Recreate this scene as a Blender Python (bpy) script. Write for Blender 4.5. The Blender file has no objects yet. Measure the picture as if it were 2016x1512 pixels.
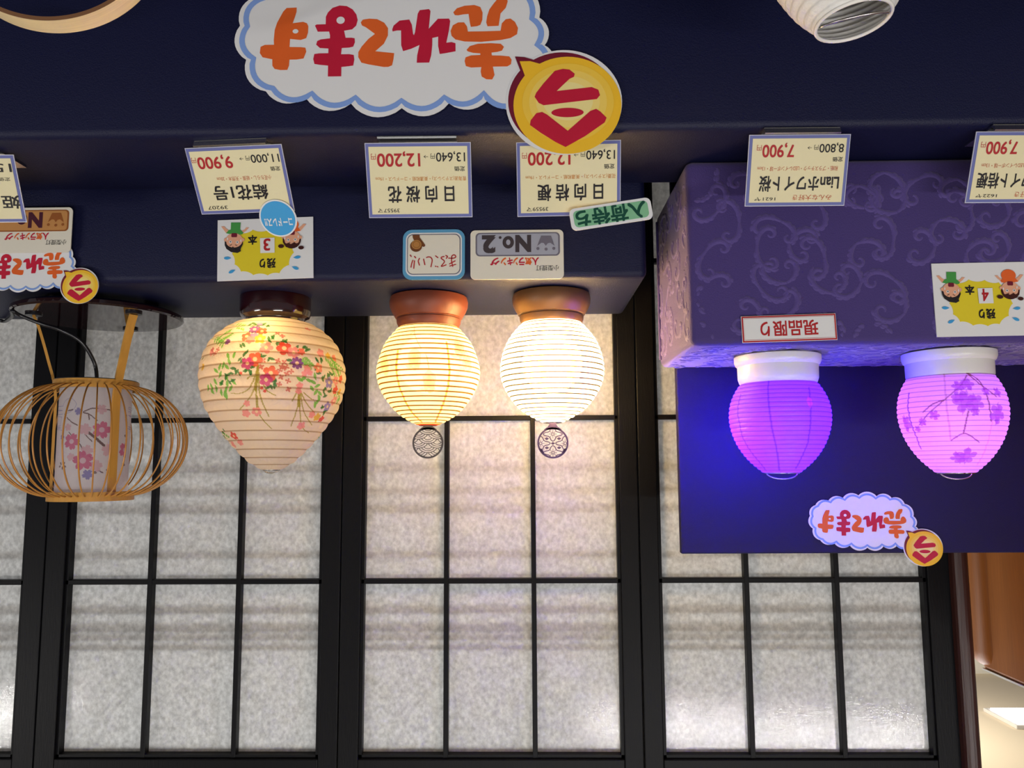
import bpy, bmesh, math, random
import numpy as np
from math import sin, cos, pi, radians, atan2, sqrt
from mathutils import Vector, Matrix
from mathutils.geometry import tessellate_polygon

# ------------------------------------------------------------------ camera, world, lights, exposure
SC = bpy.context.scene
COL = SC.collection
F = 1514.0                      # focal length in pixels of the 2016 x 1512 frame
ZC = 1.30                       # height of the (upside-down held) camera above the floor
PITCH, YAW, ROLL = radians(6.15), radians(1.0), radians(-0.32)

def rotz(a):
    return np.array([[cos(a), -sin(a), 0], [sin(a), cos(a), 0], [0, 0, 1.0]])
FW = rotz(-YAW) @ np.array([0, cos(PITCH), -sin(PITCH)])
_r = rotz(-YAW) @ np.array([1.0, 0, 0])
_u = np.cross(_r, FW)
R0, U0 = -_r, -_u               # the phone was held upside down
RT = cos(ROLL) * R0 + sin(ROLL) * U0
UP = cos(ROLL) * U0 - sin(ROLL) * R0
CAM = np.array([0, 0, ZC])
cd = bpy.data.cameras.new('camera')
cam = bpy.data.objects.new('camera', cd)
COL.objects.link(cam)
cd.sensor_width = 36.0
cd.lens = 36.0 * F / 2016.0
cd.clip_start = 0.02
M4 = Matrix.Identity(4)
for i in range(3):
    M4[i][0], M4[i][1], M4[i][2], M4[i][3] = RT[i], UP[i], -FW[i], CAM[i]
cam.matrix_world = M4
SC.camera = cam

def ray(x, y): return FW + RT * (x - 1008) / F - UP * (y - 756) / F
def atY(x, y, Y):
    d = ray(x, y); return CAM + d * (Y / d[1])
def atZ(x, y, Z):
    d = ray(x, y); return CAM + d * ((Z - ZC) / d[2])
def projA(P):
    d = P - CAM
    z = d @ FW
    return 1008 + F * (d @ RT) / z, 756 - F * (d @ UP) / z
def wide(x): return 1.0 / sqrt(1 + ((x - 1008) / F) ** 2)   # round things look wider off the axis
def pxm(x, y, Y): return Y / ray(x, y)[1] / F      # metres per pixel there

SC.view_settings.view_transform = 'Standard'
SC.view_settings.look = 'None'
SC.view_settings.gamma = 1.0
SC.view_settings.use_curve_mapping = False
SC.view_settings.exposure = 0.0
SC.cycles.use_denoising = True
SC.cycles.max_bounces = 10
SC.cycles.transparent_max_bounces = 16
SC.cycles.sample_clamp_indirect = 60.0
SC.cycles.caustics_reflective = False
SC.cycles.caustics_refractive = False

W = bpy.data.worlds.new('shop_ambient')
SC.world = W
W.use_nodes = True
W.node_tree.nodes['Background'].inputs[0].default_value = (0.95, 0.95, 1.0, 1)
W.node_tree.nodes['Background'].inputs[1].default_value = 0.25

def area(name, loc, target, sx, sy, power, color):
    l = bpy.data.lights.new(name, 'AREA')
    l.shape = 'RECTANGLE'; l.size = sx; l.size_y = sy; l.energy = power; l.color = color
    o = bpy.data.objects.new(name, l)
    COL.objects.link(o)
    o.location = loc
    d = Vector(target) - Vector(loc)
    o.rotation_euler = d.to_track_quat('-Z', 'Y').to_euler()
    return o
# shop ceiling tubes behind the photographer (they also glint in the shoji film)
area('ceiling_tube_light', (-1.10, -1.86, 2.58), (-0.9, -0.5, 0.8), 1.6, 0.06, 30, (1.0, 0.98, 0.95))
area('ceiling_tube_light', (3.0, -1.8, 2.58), (1.2, 0.0, 0.9), 1.3, 0.10, 42, (1.0, 0.98, 0.95))
area('ceiling_panel_light', (0.1, -0.7, 2.58), (0.1, 0.1, 0.8), 0.9, 0.5, 16, (1.0, 0.98, 0.95))
# daylight-white lamp in the aisle behind the shoji
area('aisle_light', (0.2, 1.60, 2.15), (0.15, 1.03, 1.50), 2.2, 0.35, 18, (0.92, 0.97, 1.0))
pl = bpy.data.lights.new('ceiling_fill', 'POINT'); pl.energy = 60; pl.shadow_soft_size = 0.15; pl.color = (1.0, 0.90, 0.74)  # unseen point light added to brighten the ceiling beyond the shoji
plo = bpy.data.objects.new('ceiling_fill', pl); COL.objects.link(plo); plo.location = (-1.6, 4.0, 1.9)

# ------------------------------------------------------------------ materials
def srgb(r, g, b):
    f = lambda c: c / 12.92 if c <= 0.04045 else ((c + 0.055) / 1.055) ** 2.4
    return (f(r / 255), f(g / 255), f(b / 255), 1)

MATS = {}
def mat(name, color, rough=0.6, spec=0.3, metal=0.0, bump=0.0, bscale=200.0, var=0.0, sheen=0.0, coat=0.0, sheen_tint=(1, 1, 1, 1), stretch=(1, 1, 1)):
    if name in MATS: return MATS[name]
    m = bpy.data.materials.new(name); m.use_nodes = True
    nt = m.node_tree; b = nt.nodes['Principled BSDF']
    b.inputs['Base Color'].default_value = color
    b.inputs['Roughness'].default_value = rough
    b.inputs['Specular IOR Level'].default_value = spec
    b.inputs['Metallic'].default_value = metal
    if sheen:
        b.inputs['Sheen Weight'].default_value = sheen
        b.inputs['Sheen Roughness'].default_value = 0.5
        b.inputs['Sheen Tint'].default_value = sheen_tint
    if coat:
        b.inputs['Coat Weight'].default_value = coat
        b.inputs['Coat Roughness'].default_value = 0.06
    tc = nt.nodes.new('ShaderNodeTexCoord')
    mp = nt.nodes.new('ShaderNodeMapping'); mp.inputs['Scale'].default_value = stretch
    nt.links.new(tc.outputs['Object'], mp.inputs[0])
    nz = nt.nodes.new('ShaderNodeTexNoise'); nz.inputs['Scale'].default_value = bscale; nz.inputs['Detail'].default_value = 4
    nt.links.new(mp.outputs[0], nz.inputs['Vector'])
    if bump:
        bp = nt.nodes.new('ShaderNodeBump'); bp.inputs['Strength'].default_value = bump; bp.inputs['Distance'].default_value = 0.002
        nt.links.new(nz.outputs['Fac'], bp.inputs['Height']); nt.links.new(bp.outputs[0], b.inputs['Normal'])
    if var:
        mx = nt.nodes.new('ShaderNodeMix'); mx.data_type = 'RGBA'
        mx.inputs['A'].default_value = tuple(c * (1 - var) for c in color[:3]) + (1,)
        mx.inputs['B'].default_value = tuple(min(1, c * (1 + var)) for c in color[:3]) + (1,)
        nt.links.new(nz.outputs['Fac'], mx.inputs['Factor']); nt.links.new(mx.outputs['Result'], b.inputs['Base Color'])
    MATS[name] = m
    return m

def emit(name, color, strength):
    m = bpy.data.materials.new(name); m.use_nodes = True
    nt = m.node_tree; nt.nodes.clear()
    e = nt.nodes.new('ShaderNodeEmission'); e.inputs[0].default_value = color; e.inputs[1].default_value = strength
    o = nt.nodes.new('ShaderNodeOutputMaterial'); nt.links.new(e.outputs[0], o.inputs[0])
    return m

def paper_shade(name, transp=0.12, trans=0.6, bump=0.25, bscale=90, gloss=0.03):
    """thin lantern paper: its colour comes from the printed pattern stored on the mesh; lets light through"""
    m = bpy.data.materials.new(name); m.use_nodes = True
    nt = m.node_tree; nt.nodes.clear(); N = nt.nodes.new; L = nt.links.new
    at = N('ShaderNodeAttribute'); at.attribute_name = 'print'
    tc = N('ShaderNodeTexCoord')
    nz = N('ShaderNodeTexNoise'); nz.inputs['Scale'].default_value = bscale; nz.inputs['Detail'].default_value = 6
    nz.inputs['Distortion'].default_value = 1.2
    L(tc.outputs['Object'], nz.inputs['Vector'])
    bp = N('ShaderNodeBump'); bp.inputs['Strength'].default_value = bump; bp.inputs['Distance'].default_value = 0.004
    L(nz.outputs['Fac'], bp.inputs['Height'])
    df = N('ShaderNodeBsdfDiffuse'); tr = N('ShaderNodeBsdfTranslucent'); tp = N('ShaderNodeBsdfTransparent'); gl = N('ShaderNodeBsdfGlossy')
    gl.inputs['Roughness'].default_value = 0.4
    for n in (df, tr, tp): L(at.outputs['Color'], n.inputs['Color'])
    for n in (df, tr, gl): L(bp.outputs[0], n.inputs['Normal'])
    m1 = N('ShaderNodeMixShader'); m1.inputs[0].default_value = trans; L(df.outputs[0], m1.inputs[1]); L(tr.outputs[0], m1.inputs[2])
    m2 = N('ShaderNodeMixShader'); m2.inputs[0].default_value = transp; L(m1.outputs[0], m2.inputs[1]); L(tp.outputs[0], m2.inputs[2])
    m3 = N('ShaderNodeMixShader'); m3.inputs[0].default_value = gloss; L(m2.outputs[0], m3.inputs[1]); L(gl.outputs[0], m3.inputs[2])
    o = N('ShaderNodeOutputMaterial'); L(m3.outputs[0], o.inputs[0])
    return m

def shoji_film():
    m = bpy.data.materials.new('shoji_film'); m.use_nodes = True
    nt = m.node_tree; nt.nodes.clear(); N = nt.nodes.new; L = nt.links.new
    tc = N('ShaderNodeTexCoord')
    mp = N('ShaderNodeMapping'); mp.inputs['Scale'].default_value = (1, 1, 0.85); L(tc.outputs['Object'], mp.inputs[0])
    nz = N('ShaderNodeTexNoise'); nz.inputs['Scale'].default_value = 190; nz.inputs['Detail'].default_value = 5; nz.inputs['Roughness'].default_value = 0.65
    L(mp.outputs[0], nz.inputs['Vector'])
    rp = N('ShaderNodeValToRGB'); rp.color_ramp.elements[0].position = 0.30; rp.color_ramp.elements[1].position = 0.72
    rp.color_ramp.elements[0].color = (0.56, 0.56, 0.555, 1); rp.color_ramp.elements[1].color = (0.92, 0.92, 0.915, 1)
    L(nz.outputs['Fac'], rp.inputs[0])
    bp = N('ShaderNodeBump'); bp.inputs['Strength'].default_value = 0.075; bp.inputs['Distance'].default_value = 0.0012
    n2 = N('ShaderNodeTexNoise'); n2.inputs['Scale'].default_value = 420; n2.inputs['Detail'].default_value = 3; L(tc.outputs['Object'], n2.inputs['Vector'])
    L(n2.outputs['Fac'], bp.inputs['Height'])
    df = N('ShaderNodeBsdfDiffuse'); tr = N('ShaderNodeBsdfTranslucent'); gl = N('ShaderNodeBsdfGlossy')
    gl.inputs['Roughness'].default_value = 0.03; L(bp.outputs[0], gl.inputs['Normal'])
    for n in (df, tr): L(rp.outputs[0], n.inputs['Color'])
    m1 = N('ShaderNodeMixShader'); m1.inputs[0].default_value = 0.55; L(df.outputs[0], m1.inputs[1]); L(tr.outputs[0], m1.inputs[2])
    m2 = N('ShaderNodeMixShader'); m2.inputs[0].default_value = 0.022; L(m1.outputs[0], m2.inputs[1]); L(gl.outputs[0], m2.inputs[2])
    o = N('ShaderNodeOutputMaterial'); L(m2.outputs[0], o.inputs[0])
    return m

def acrylic():
    m = bpy.data.materials.new('clear_acrylic'); m.use_nodes = True
    nt = m.node_tree; nt.nodes.clear(); N = nt.nodes.new; L = nt.links.new
    tp = N('ShaderNodeBsdfTransparent'); tp.inputs[0].default_value = (0.86, 0.88, 0.88, 1)
    gl = N('ShaderNodeBsdfGlossy'); gl.inputs['Roughness'].default_value = 0.22
    df = N('ShaderNodeBsdfDiffuse'); df.inputs[0].default_value = (0.75, 0.75, 0.75, 1)
    lw = N('ShaderNodeFresnel'); lw.inputs['IOR'].default_value = 1.5
    m0 = N('ShaderNodeMixShader'); m0.inputs[0].default_value = 0.14; L(tp.outputs[0], m0.inputs[1]); L(df.outputs[0], m0.inputs[2])
    m1 = N('ShaderNodeMixShader'); L(lw.outputs[0], m1.inputs[0]); L(m0.outputs[0], m1.inputs[1]); L(gl.outputs[0], m1.inputs[2])
    o = N('ShaderNodeOutputMaterial'); L(m1.outputs[0], o.inputs[0])
    return m

NAVY = mat('navy_cloth', (0.0040, 0.0055, 0.034, 1), rough=0.50, spec=0.30, bump=0.25, bscale=900, var=0.15)
BOARD = mat('backboard_cloth', (0.010, 0.006, 0.052, 1), rough=0.6, spec=0.3, bump=0.3, bscale=1200, var=0.1)
VELVET = mat('purple_damask', (0.058, 0.037, 0.172, 1), rough=0.75, spec=0.2, bump=0.3, bscale=700, sheen=0.35, sheen_tint=(0.95, 0.85, 1, 1))
VELVET2 = mat('purple_damask_relief', (0.082, 0.053, 0.232, 1), rough=0.6, spec=0.25, bump=0.3, bscale=900, sheen=0.45, sheen_tint=(0.95, 0.85, 1, 1))
BLACKWOOD = mat('black_stained_wood', (0.004, 0.004, 0.0055, 1), rough=0.42, spec=0.13, bump=0.1, bscale=150, stretch=(6, 6, 0.5))
BROWNWOOD = mat('dark_brown_wood', (0.045, 0.014, 0.012, 1), rough=0.35, spec=0.45, bump=0.1, bscale=60, var=0.4, stretch=(8, 8, 0.5))
ORANGEWOOD = mat('honey_veneer', srgb(158, 90, 30), rough=0.45, spec=0.35, bump=0.06, bscale=40, var=0.22, stretch=(14, 14, 0.6))
LACQUER = mat('red_black_lacquer', (0.020, 0.002, 0.004, 1), rough=0.16, spec=0.5, coat=0.6)
LACQUER2 = mat('dark_plum_lacquer', (0.012, 0.003, 0.005, 1), rough=0.06, spec=0.5, coat=0.25)
TERRA = mat('terracotta_red_metal', (0.15, 0.034, 0.016, 1), rough=0.45, spec=0.35, metal=0.0, bump=0.04, bscale=1500)
BRONZE = mat('bronze_brown_metal', (0.15, 0.068, 0.024, 1), rough=0.42, spec=0.5, metal=0.25, bump=0.04, bscale=1500)
PLASTIC = mat('white_plastic', (0.72, 0.70, 0.68, 1), rough=0.32, spec=0.5)
BAMBOO = mat('bamboo', srgb(206, 150, 66), rough=0.4, spec=0.4, var=0.2, bscale=60, stretch=(3, 3, 0.4))
BAMBOO2 = mat('bamboo_rib', srgb(196, 136, 62), rough=0.3, spec=0.5, var=0.2, bscale=80)
HOOPWOOD = mat('pale_bent_wood', srgb(238, 212, 166), rough=0.5, spec=0.3, var=0.22, bscale=22, stretch=(1, 30, 1))
CABLE = mat('black_rubber', (0.008, 0.008, 0.012, 1), rough=0.3, spec=0.5)
STEEL = mat('dark_steel', (0.10, 0.095, 0.10, 1), rough=0.4, spec=0.5, metal=0.5)
PURPSTEEL = mat('purple_steel', (0.11, 0.075, 0.17, 1), rough=0.35, spec=0.5, metal=0.5)
WIRE = mat('silver_wire', (0.6, 0.58, 0.58, 1), rough=0.25, metal=1.0)
ACRYL = acrylic()
FILM = shoji_film()
WHITE = mat('white_card', srgb(226, 226, 228), rough=0.5, spec=0.3)
CREAM = mat('cream_card', srgb(228, 218, 178), rough=0.5, spec=0.25, var=0.03, bscale=60)
IVORY = mat('ivory_card', srgb(226, 220, 205), rough=0.5, spec=0.25)
PERI = mat('periwinkle_ink', srgb(104, 110, 170), rough=0.5)
FILMEDGE = mat('laminate_edge', srgb(200, 200, 215), rough=0.25, spec=0.5)
CLOUDBLUE = mat('cloud_blue_ink', srgb(128, 160, 222), rough=0.5)
ORANGE = mat('orange_ink', srgb(222, 98, 40), rough=0.5, var=0.12, bscale=30)
CRIMSON = mat('crimson_ink', srgb(190, 28, 58), rough=0.5, var=0.12, bscale=30)
MAROON = mat('maroon_ink', srgb(112, 26, 48), rough=0.5)
YELLOW = mat('yellow_ink', srgb(240, 190, 48), rough=0.5)
PALEYEL = mat('pale_yellow_ink', srgb(238, 222, 150), rough=0.5)
YEL1 = mat('yellow_ink_light', srgb(240, 198, 72), rough=0.5)
YEL2 = mat('yellow_ink_lighter', srgb(240, 206, 98), rough=0.5)
YEL3 = mat('yellow_ink_lightest', srgb(240, 214, 124), rough=0.5)
INKRED = mat('red_ink', srgb(176, 34, 40), rough=0.5)
INKBLACK = mat('black_ink', (0.012, 0.009, 0.012, 1), rough=0.5)
INKBROWN = mat('ochre_ink', srgb(200, 128, 52), rough=0.5)
INKRUST = mat('rust_ink', srgb(190, 96, 64), rough=0.5)
SKYBLUE = mat('sky_blue_ink', srgb(66, 158, 216), rough=0.4)
FRAMEBLUE = mat('frame_blue_ink', srgb(92, 156, 196), rough=0.5)
LIME = mat('burst_yellow_ink', srgb(224, 204, 44), rough=0.5)
GREENSH = mat('shirt_green_ink', srgb(70, 150, 72), rough=0.5)
SKIN = mat('skin_ink', srgb(226, 166, 136), rough=0.5)
HAIRB = mat('hair_black_ink', (0.02, 0.014, 0.016, 1), rough=0.5)
HAIRBR = mat('hair_brown_ink', srgb(64, 26, 22), rough=0.5)
ORSHIRT = mat('shirt_orange_ink', srgb(226, 100, 44), rough=0.5)
SILVERP = mat('silver_panel_ink', srgb(166, 168, 182), rough=0.4, var=0.06, bscale=40)
SILVERD = mat('silver_dark_ink', srgb(112, 108, 122), rough=0.5)
CHARCOAL = mat('charcoal_ink', srgb(66, 58, 62), rough=0.5)
BRONZEP = mat('bronze_panel_ink', srgb(196, 140, 84), rough=0.4, var=0.12, bscale=40)
BRONZED = mat('bronze_dark_ink', srgb(150, 88, 44), rough=0.5)
PLUMINK = mat('plum_ink', srgb(74, 30, 48), rough=0.5)
GREENP = mat('jade_ink', srgb(128, 186, 146), rough=0.5, var=0.08, bscale=50)
GREEND = mat('deep_green_ink', srgb(18, 74, 60), rough=0.5)
TAN = mat('tan_ink', srgb(178, 124, 66), rough=0.5)
BROWNINK = mat('brown_ink', srgb(112, 66, 36), rough=0.5)

# ------------------------------------------------------------------ object helpers
def tag(o, label, cat, group=None, kind=None):
    if label: o['label'] = label
    if cat: o['category'] = cat
    if group: o['group'] = group
    if kind: o['kind'] = kind
    return o
def empty(name, label, cat, loc=(0, 0, 0), group=None):
    o = bpy.data.objects.new(name, None); COL.objects.link(o); o.location = loc
    o.empty_display_size = 0.02
    return tag(o, label, cat, group)
def struct(o): o['kind'] = 'structure'; return o
def mesh_obj(name, verts, faces, mats, parent=None, mi=None, smooth=False, origin=None):
    me = bpy.data.meshes.new(name)
    me.from_pydata([tuple(v) for v in verts], [], faces)
    for m in (mats if isinstance(mats, (list, tuple)) else [mats]): me.materials.append(m)
    if mi is not None: me.polygons.foreach_set('material_index', mi)
    if smooth: me.polygons.foreach_set('use_smooth', [True] * len(me.polygons))
    o = bpy.data.objects.new(name, me); COL.objects.link(o)
    if parent is not None: o.parent = parent
    return o
def bm_obj(name, bm, m, parent=None, smooth=False):
    me = bpy.data.meshes.new(name); bm.normal_update(); bm.to_mesh(me); bm.free()
    for k in (m if isinstance(m, (list, tuple)) else [m]): me.materials.append(k)
    if smooth: me.polygons.foreach_set('use_smooth', [True] * len(me.polygons))
    o = bpy.data.objects.new(name, me); COL.objects.link(o)
    if parent is not None: o.parent = parent
    return o
def bm_box(bm, x0, x1, y0, y1, z0, z1, bev=0.0, seg=2):
    vs = [bm.verts.new(p) for p in ((x0, y0, z0), (x1, y0, z0), (x1, y1, z0), (x0, y1, z0), (x0, y0, z1), (x1, y0, z1), (x1, y1, z1), (x0, y1, z1))]
    fs = [bm.faces.new([vs[i] for i in f]) for f in ((0, 3, 2, 1), (4, 5, 6, 7), (0, 1, 5, 4), (1, 2, 6, 5), (2, 3, 7, 6), (3, 0, 4, 7))]
    if bev:
        es = list({e for f in fs for e in f.edges})
        bmesh.ops.bevel(bm, geom=es, offset=bev, segments=seg, affect='EDGES', profile=0.5)
def box(name, x0, x1, y0, y1, z0, z1, m, parent=None, bev=0.0, seg=2, smooth=False):
    bm = bmesh.new(); bm_box(bm, min(x0, x1), max(x0, x1), min(y0, y1), max(y0, y1), min(z0, z1), max(z0, z1), bev, seg)
    return bm_obj(name, bm, m, parent, smooth)
def lathe(name, prof, m, parent, n=72, smooth=True, cap0=False, cap1=False, center=(0, 0)):
    vs, fs = [], []
    k = len(prof)
    for i in range(n):
        a = 2 * pi * i / n
        for r, z in prof: vs.append((center[0] + r * sin(a), center[1] - r * cos(a), z))
    for i in range(n):
        j = (i + 1) % n
        for q in range(k - 1): fs.append((i * k + q, j * k + q, j * k + q + 1, i * k + q + 1))
    if cap0: fs.append([i * k for i in range(n)][::-1])
    if cap1: fs.append([i * k + k - 1 for i in range(n)])
    o = mesh_obj(name, vs, fs, m, parent, smooth=smooth)
    if smooth:
        md = o.modifiers.new('edge', 'EDGE_SPLIT'); md.split_angle = radians(38)
    return o
def tube_geo(pts, rad, n=8, flat=None):
    """verts, faces of a tube along pts; rad number or list; flat=(w, t, refvec) makes a flat strip section"""
    P = [Vector(p) for p in pts]; vs, fs = [], []
    prevn = None
    for i, p in enumerate(P):
        t = (P[min(i + 1, len(P) - 1)] - P[max(i - 1, 0)]).normalized()
        if prevn is None:
            ref = Vector((0, 0, 1)) if abs(t.z) < 0.9 else Vector((0, 1, 0))
            if flat: ref = Vector(flat[2])
            nn = (ref - t * ref.dot(t)).normalized()
        else:
            nn = (prevn - t * prevn.dot(t)).normalized()
        prevn = nn; b = t.cross(nn)
        r = rad[i] if isinstance(rad, (list, tuple, np.ndarray)) else rad
        if flat:
            w, th = flat[0], flat[1]
            for sx, sy in ((-1, -1), (1, -1), (1, 1), (-1, 1)):
                vs.append(p + b * (sx * w / 2) + nn * (sy * th / 2))
        else:
            for k in range(n):
                a = 2 * pi * k / n
                vs.append(p + nn * (r * cos(a)) + b * (r * sin(a)))
    m = 4 if flat else n
    for i in range(len(P) - 1):
        for k in range(m):
            k2 = (k + 1) % m
            fs.append((i * m + k, i * m + k2, (i + 1) * m + k2, (i + 1) * m + k))
    fs.append(tuple(range(m))[::-1]); fs.append(tuple((len(P) - 1) * m + k for k in range(m)))
    return vs, fs
def tube(name, pts, rad, m, parent=None, n=8, flat=None, smooth=True):
    vs, fs = tube_geo(pts, rad, n, flat)
    return mesh_obj(name, vs, fs, m, parent, smooth=smooth and not flat)
def catmull(pts, n):
    P = np.array(pts, float); out = []
    for i in range(len(P) - 1):
        p0, p1, p2, p3 = P[max(i - 1, 0)], P[i], P[i + 1], P[min(i + 2, len(P) - 1)]
        for t in np.linspace(0, 1, n, endpoint=False):
            out.append(0.5 * ((2 * p1) + (-p0 + p2) * t + (2 * p0 - 5 * p1 + 4 * p2 - p3) * t ** 2 + (-p0 + 3 * p1 - 3 * p2 + p3) * t ** 3))
    out.append(P[-1])
    return np.array(out)

# ------------------------------------------------------------------ flat printed things (cards, stickers)
EPS = 0.00022
class Sign:
    """a thin card: local x to the reader's right, y up, z towards the reader"""
    def __init__(s, name, label, cat, O, ex=(1, 0, 0), ey=(0, 0, 1), group=None):
        s.O = np.array(O, float); s.ex = np.array(ex, float) / np.linalg.norm(ex)
        s.ey = np.array(ey, float) / np.linalg.norm(ey); s.n = np.cross(s.ex, s.ey)
        s.root = empty(name, label, cat, (0, 0, 0), group)
        M = Matrix.Identity(4)
        for i in range(3): M[i][0], M[i][1], M[i][2], M[i][3] = s.ex[i], s.ey[i], s.n[i], s.O[i]
        s.root.matrix_world = M
        s.parts = {}
    def L(s, px, py):
        d = ray(px, py); t = ((s.O - CAM) @ s.n) / (d @ s.n); p = CAM + d * t - s.O
        return (p @ s.ex, p @ s.ey)
    def Ls(s, pts, ox=0, oy=0, sc=1.0): return [s.L(ox + x / sc, oy + y / sc) for x, y in pts]
    def inc(s):
        s.cnt = getattr(s, 'cnt', 0) + 1
        return s.cnt * 6e-6
    def _part(s, part): return s.parts.setdefault(part, {'v': [], 'f': [], 'mi': [], 'm': []})
    def _mi(s, P, m):
        if m not in P['m']: P['m'].append(m)
        return P['m'].index(m)
    def solid(s, part, m, poly, th=0.0005, z=0.0):
        P = s._part(part); k = len(P['v']); n = len(poly); mi = s._mi(P, m)
        if sum(poly[i][0] * poly[(i + 1) % n][1] - poly[(i + 1) % n][0] * poly[i][1] for i in range(n)) < 0: poly = poly[::-1]
        P['v'] += [(x, y, z) for x, y in poly] + [(x, y, z - th) for x, y in poly]
        for t in tessellate_polygon([[Vector((x, y, 0)) for x, y in poly]]):
            a, b, c = t
            if (poly[b][0] - poly[a][0]) * (poly[c][1] - poly[a][1]) - (poly[c][0] - poly[a][0]) * (poly[b][1] - poly[a][1]) < 0: a, c = c, a
            P['f'] += [(k + a, k + b, k + c), (k + n + c, k + n + b, k + n + a)]; P['mi'] += [mi, mi]
        for i in range(n):
            j = (i + 1) % n
            P['f'].append((k + j, k + i, k + n + i, k + n + j)); P['mi'].append(mi)
    def fill(s, part, m, poly, layer=1):
        P = s._part(part); k = len(P['v']); mi = s._mi(P, m); z = layer * EPS + s.inc()
        P['v'] += [(x, y, z) for x, y in poly]
        for a, b, c in tessellate_polygon([[Vector((x, y, 0)) for x, y in poly]]):
            if (poly[b][0] - poly[a][0]) * (poly[c][1] - poly[a][1]) - (poly[c][0] - poly[a][0]) * (poly[b][1] - poly[a][1]) < 0: a, c = c, a
            P['f'].append((k + a, k + b, k + c)); P['mi'].append(mi)
    def stroke(s, part, m, pts, w, layer=1, closed=False, caps=True):
        pts = [np.array(p, float) for p in pts]; n = len(pts)
        if closed: pts = pts + [pts[0]]; n += 1
        Ls_, Rs_ = [], []
        for i in range(n):
            if closed: a, b = pts[(i - 1) % (n - 1)], pts[(i + 1) % (n - 1)]
            else: a, b = pts[max(i - 1, 0)], pts[min(i + 1, n - 1)]
            t = b - a; t = t / (np.linalg.norm(t) + 1e-12); nn = np.array([-t[1], t[0]])
            ww = w[i] if isinstance(w, (list, tuple)) else w
            Ls_.append(pts[i] + nn * ww / 2); Rs_.append(pts[i] - nn * ww / 2)
        P = s._part(part); mi = s._mi(P, m); k = len(P['v']); z = layer * EPS + s.inc()
        for a, b in zip(Ls_, Rs_): P['v'] += [(a[0], a[1], z), (b[0], b[1], z)]
        for i in range(n - 1):
            P['f'].append((k + 2 * i, k + 2 * i + 1, k + 2 * i + 3, k + 2 * i + 2)); P['mi'].append(mi)
        if caps and not closed:
            for e in (0, n - 1):
                ww = w[e] if isinstance(w, (list, tuple)) else w
                s.fill(part, m, ell(pts[e][0], pts[e][1], ww / 2, ww / 2, 14), layer)
    def text(s, part, m, body, bx, layer=1, weight=0.012):
        """bx = (xmin, xmax, ymin, ymax) in local metres; the writing is fitted to it"""
        V, FF = glyphs(body, 0.0)
        lo, hi = V.min(0), V.max(0)
        if weight > 0.007:
            q = weight * 0.9; k0 = len(V)
            sh = [(q, q), (-q, q), (q, -q), (-q, -q), (0, 0)]
            FF = [tuple(i + a * k0 for i in f) for a in range(5) for f in FF]
            V = np.concatenate([V + np.array(d) + 0 for d in sh])
            Zk = np.repeat(np.arange(5) * 4e-6, k0)
        else: V = V.copy(); Zk = np.zeros(len(V))
        V[:, 0] = bx[0] + (V[:, 0] - lo[0]) / max(hi[0] - lo[0], 1e-6) * (bx[1] - bx[0])
        V[:, 1] = bx[2] + (V[:, 1] - lo[1]) / max(hi[1] - lo[1], 1e-6) * (bx[3] - bx[2])
        P = s._part(part); mi = s._mi(P, m); k = len(P['v']); z = layer * EPS
        z += s.inc()
        P['v'] += [(x, y, z + dz_) for (x, y), dz_ in zip(V, Zk)]
        P['f'] += [tuple(k + i for i in f) for f in FF]; P['mi'] += [mi] * len(FF)
    def pbox(s, x0, y0, x1, y1, ox=0, oy=0, sc=1.0):
        a = s.L(ox + x0 / sc, oy + y0 / sc); b = s.L(ox + x1 / sc, oy + y1 / sc)
        return (min(a[0], b[0]), max(a[0], b[0]), min(a[1], b[1]), max(a[1], b[1]))
    def finish(s):
        made = {}
        for part, P in s.parts.items():
            made[part] = mesh_obj(part, P['v'], P['f'], P['m'], s.root, mi=P['mi'])
        for c, pa in (('bubble_lettering', 'bubble'), ('number_lettering', 'number_patch'), ('crown', 'badge'), ('lettering', 'blue_face'), ('lettering', 'green_face'), ('lettering', 'cloud'), ('price_lettering', 'paper'), ('description_lettering', 'paper'), ('note_lettering', 'paper'), ('lettering', 'paper'), ('medal_picture', 'paper')):
            if c in made and pa in made: made[c].parent = made[pa]
        return s.root
_G = {}
def glyphs(body, weight):
    key = (body, weight)
    if key not in _G:
        c = bpy.data.curves.new('lettering', 'FONT'); c.body = body; c.resolution_u = 4; c.offset = weight
        o = bpy.data.objects.new('lettering', c); COL.objects.link(o)
        dg = bpy.context.evaluated_depsgraph_get()
        me = bpy.data.meshes.new_from_object(o.evaluated_get(dg))
        V = np.array([(v.co.x, v.co.y) for v in me.vertices]); FF = [tuple(p.vertices) for p in me.polygons]
        bpy.data.objects.remove(o); bpy.data.curves.remove(c); bpy.data.meshes.remove(me)
        _G[key] = (V, FF)
    return _G[key]
def ell(cx, cy, rx, ry, n=36, rot=0.0):
    return [(cx + rx * cos(t) * cos(rot) - ry * sin(t) * sin(rot), cy + rx * cos(t) * sin(rot) + ry * sin(t) * cos(rot)) for t in np.linspace(0, 2 * pi, n, endpoint=False)]
def rrect(x0, x1, y0, y1, r, n=8):
    out = []
    for cx, cy, a0 in ((x1 - r, y1 - r, 0), (x0 + r, y1 - r, pi / 2), (x0 + r, y0 + r, pi), (x1 - r, y0 + r, 1.5 * pi)):
        for t in np.linspace(a0, a0 + pi / 2, n): out.append((cx + r * cos(t), cy + r * sin(t)))
    return out
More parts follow.
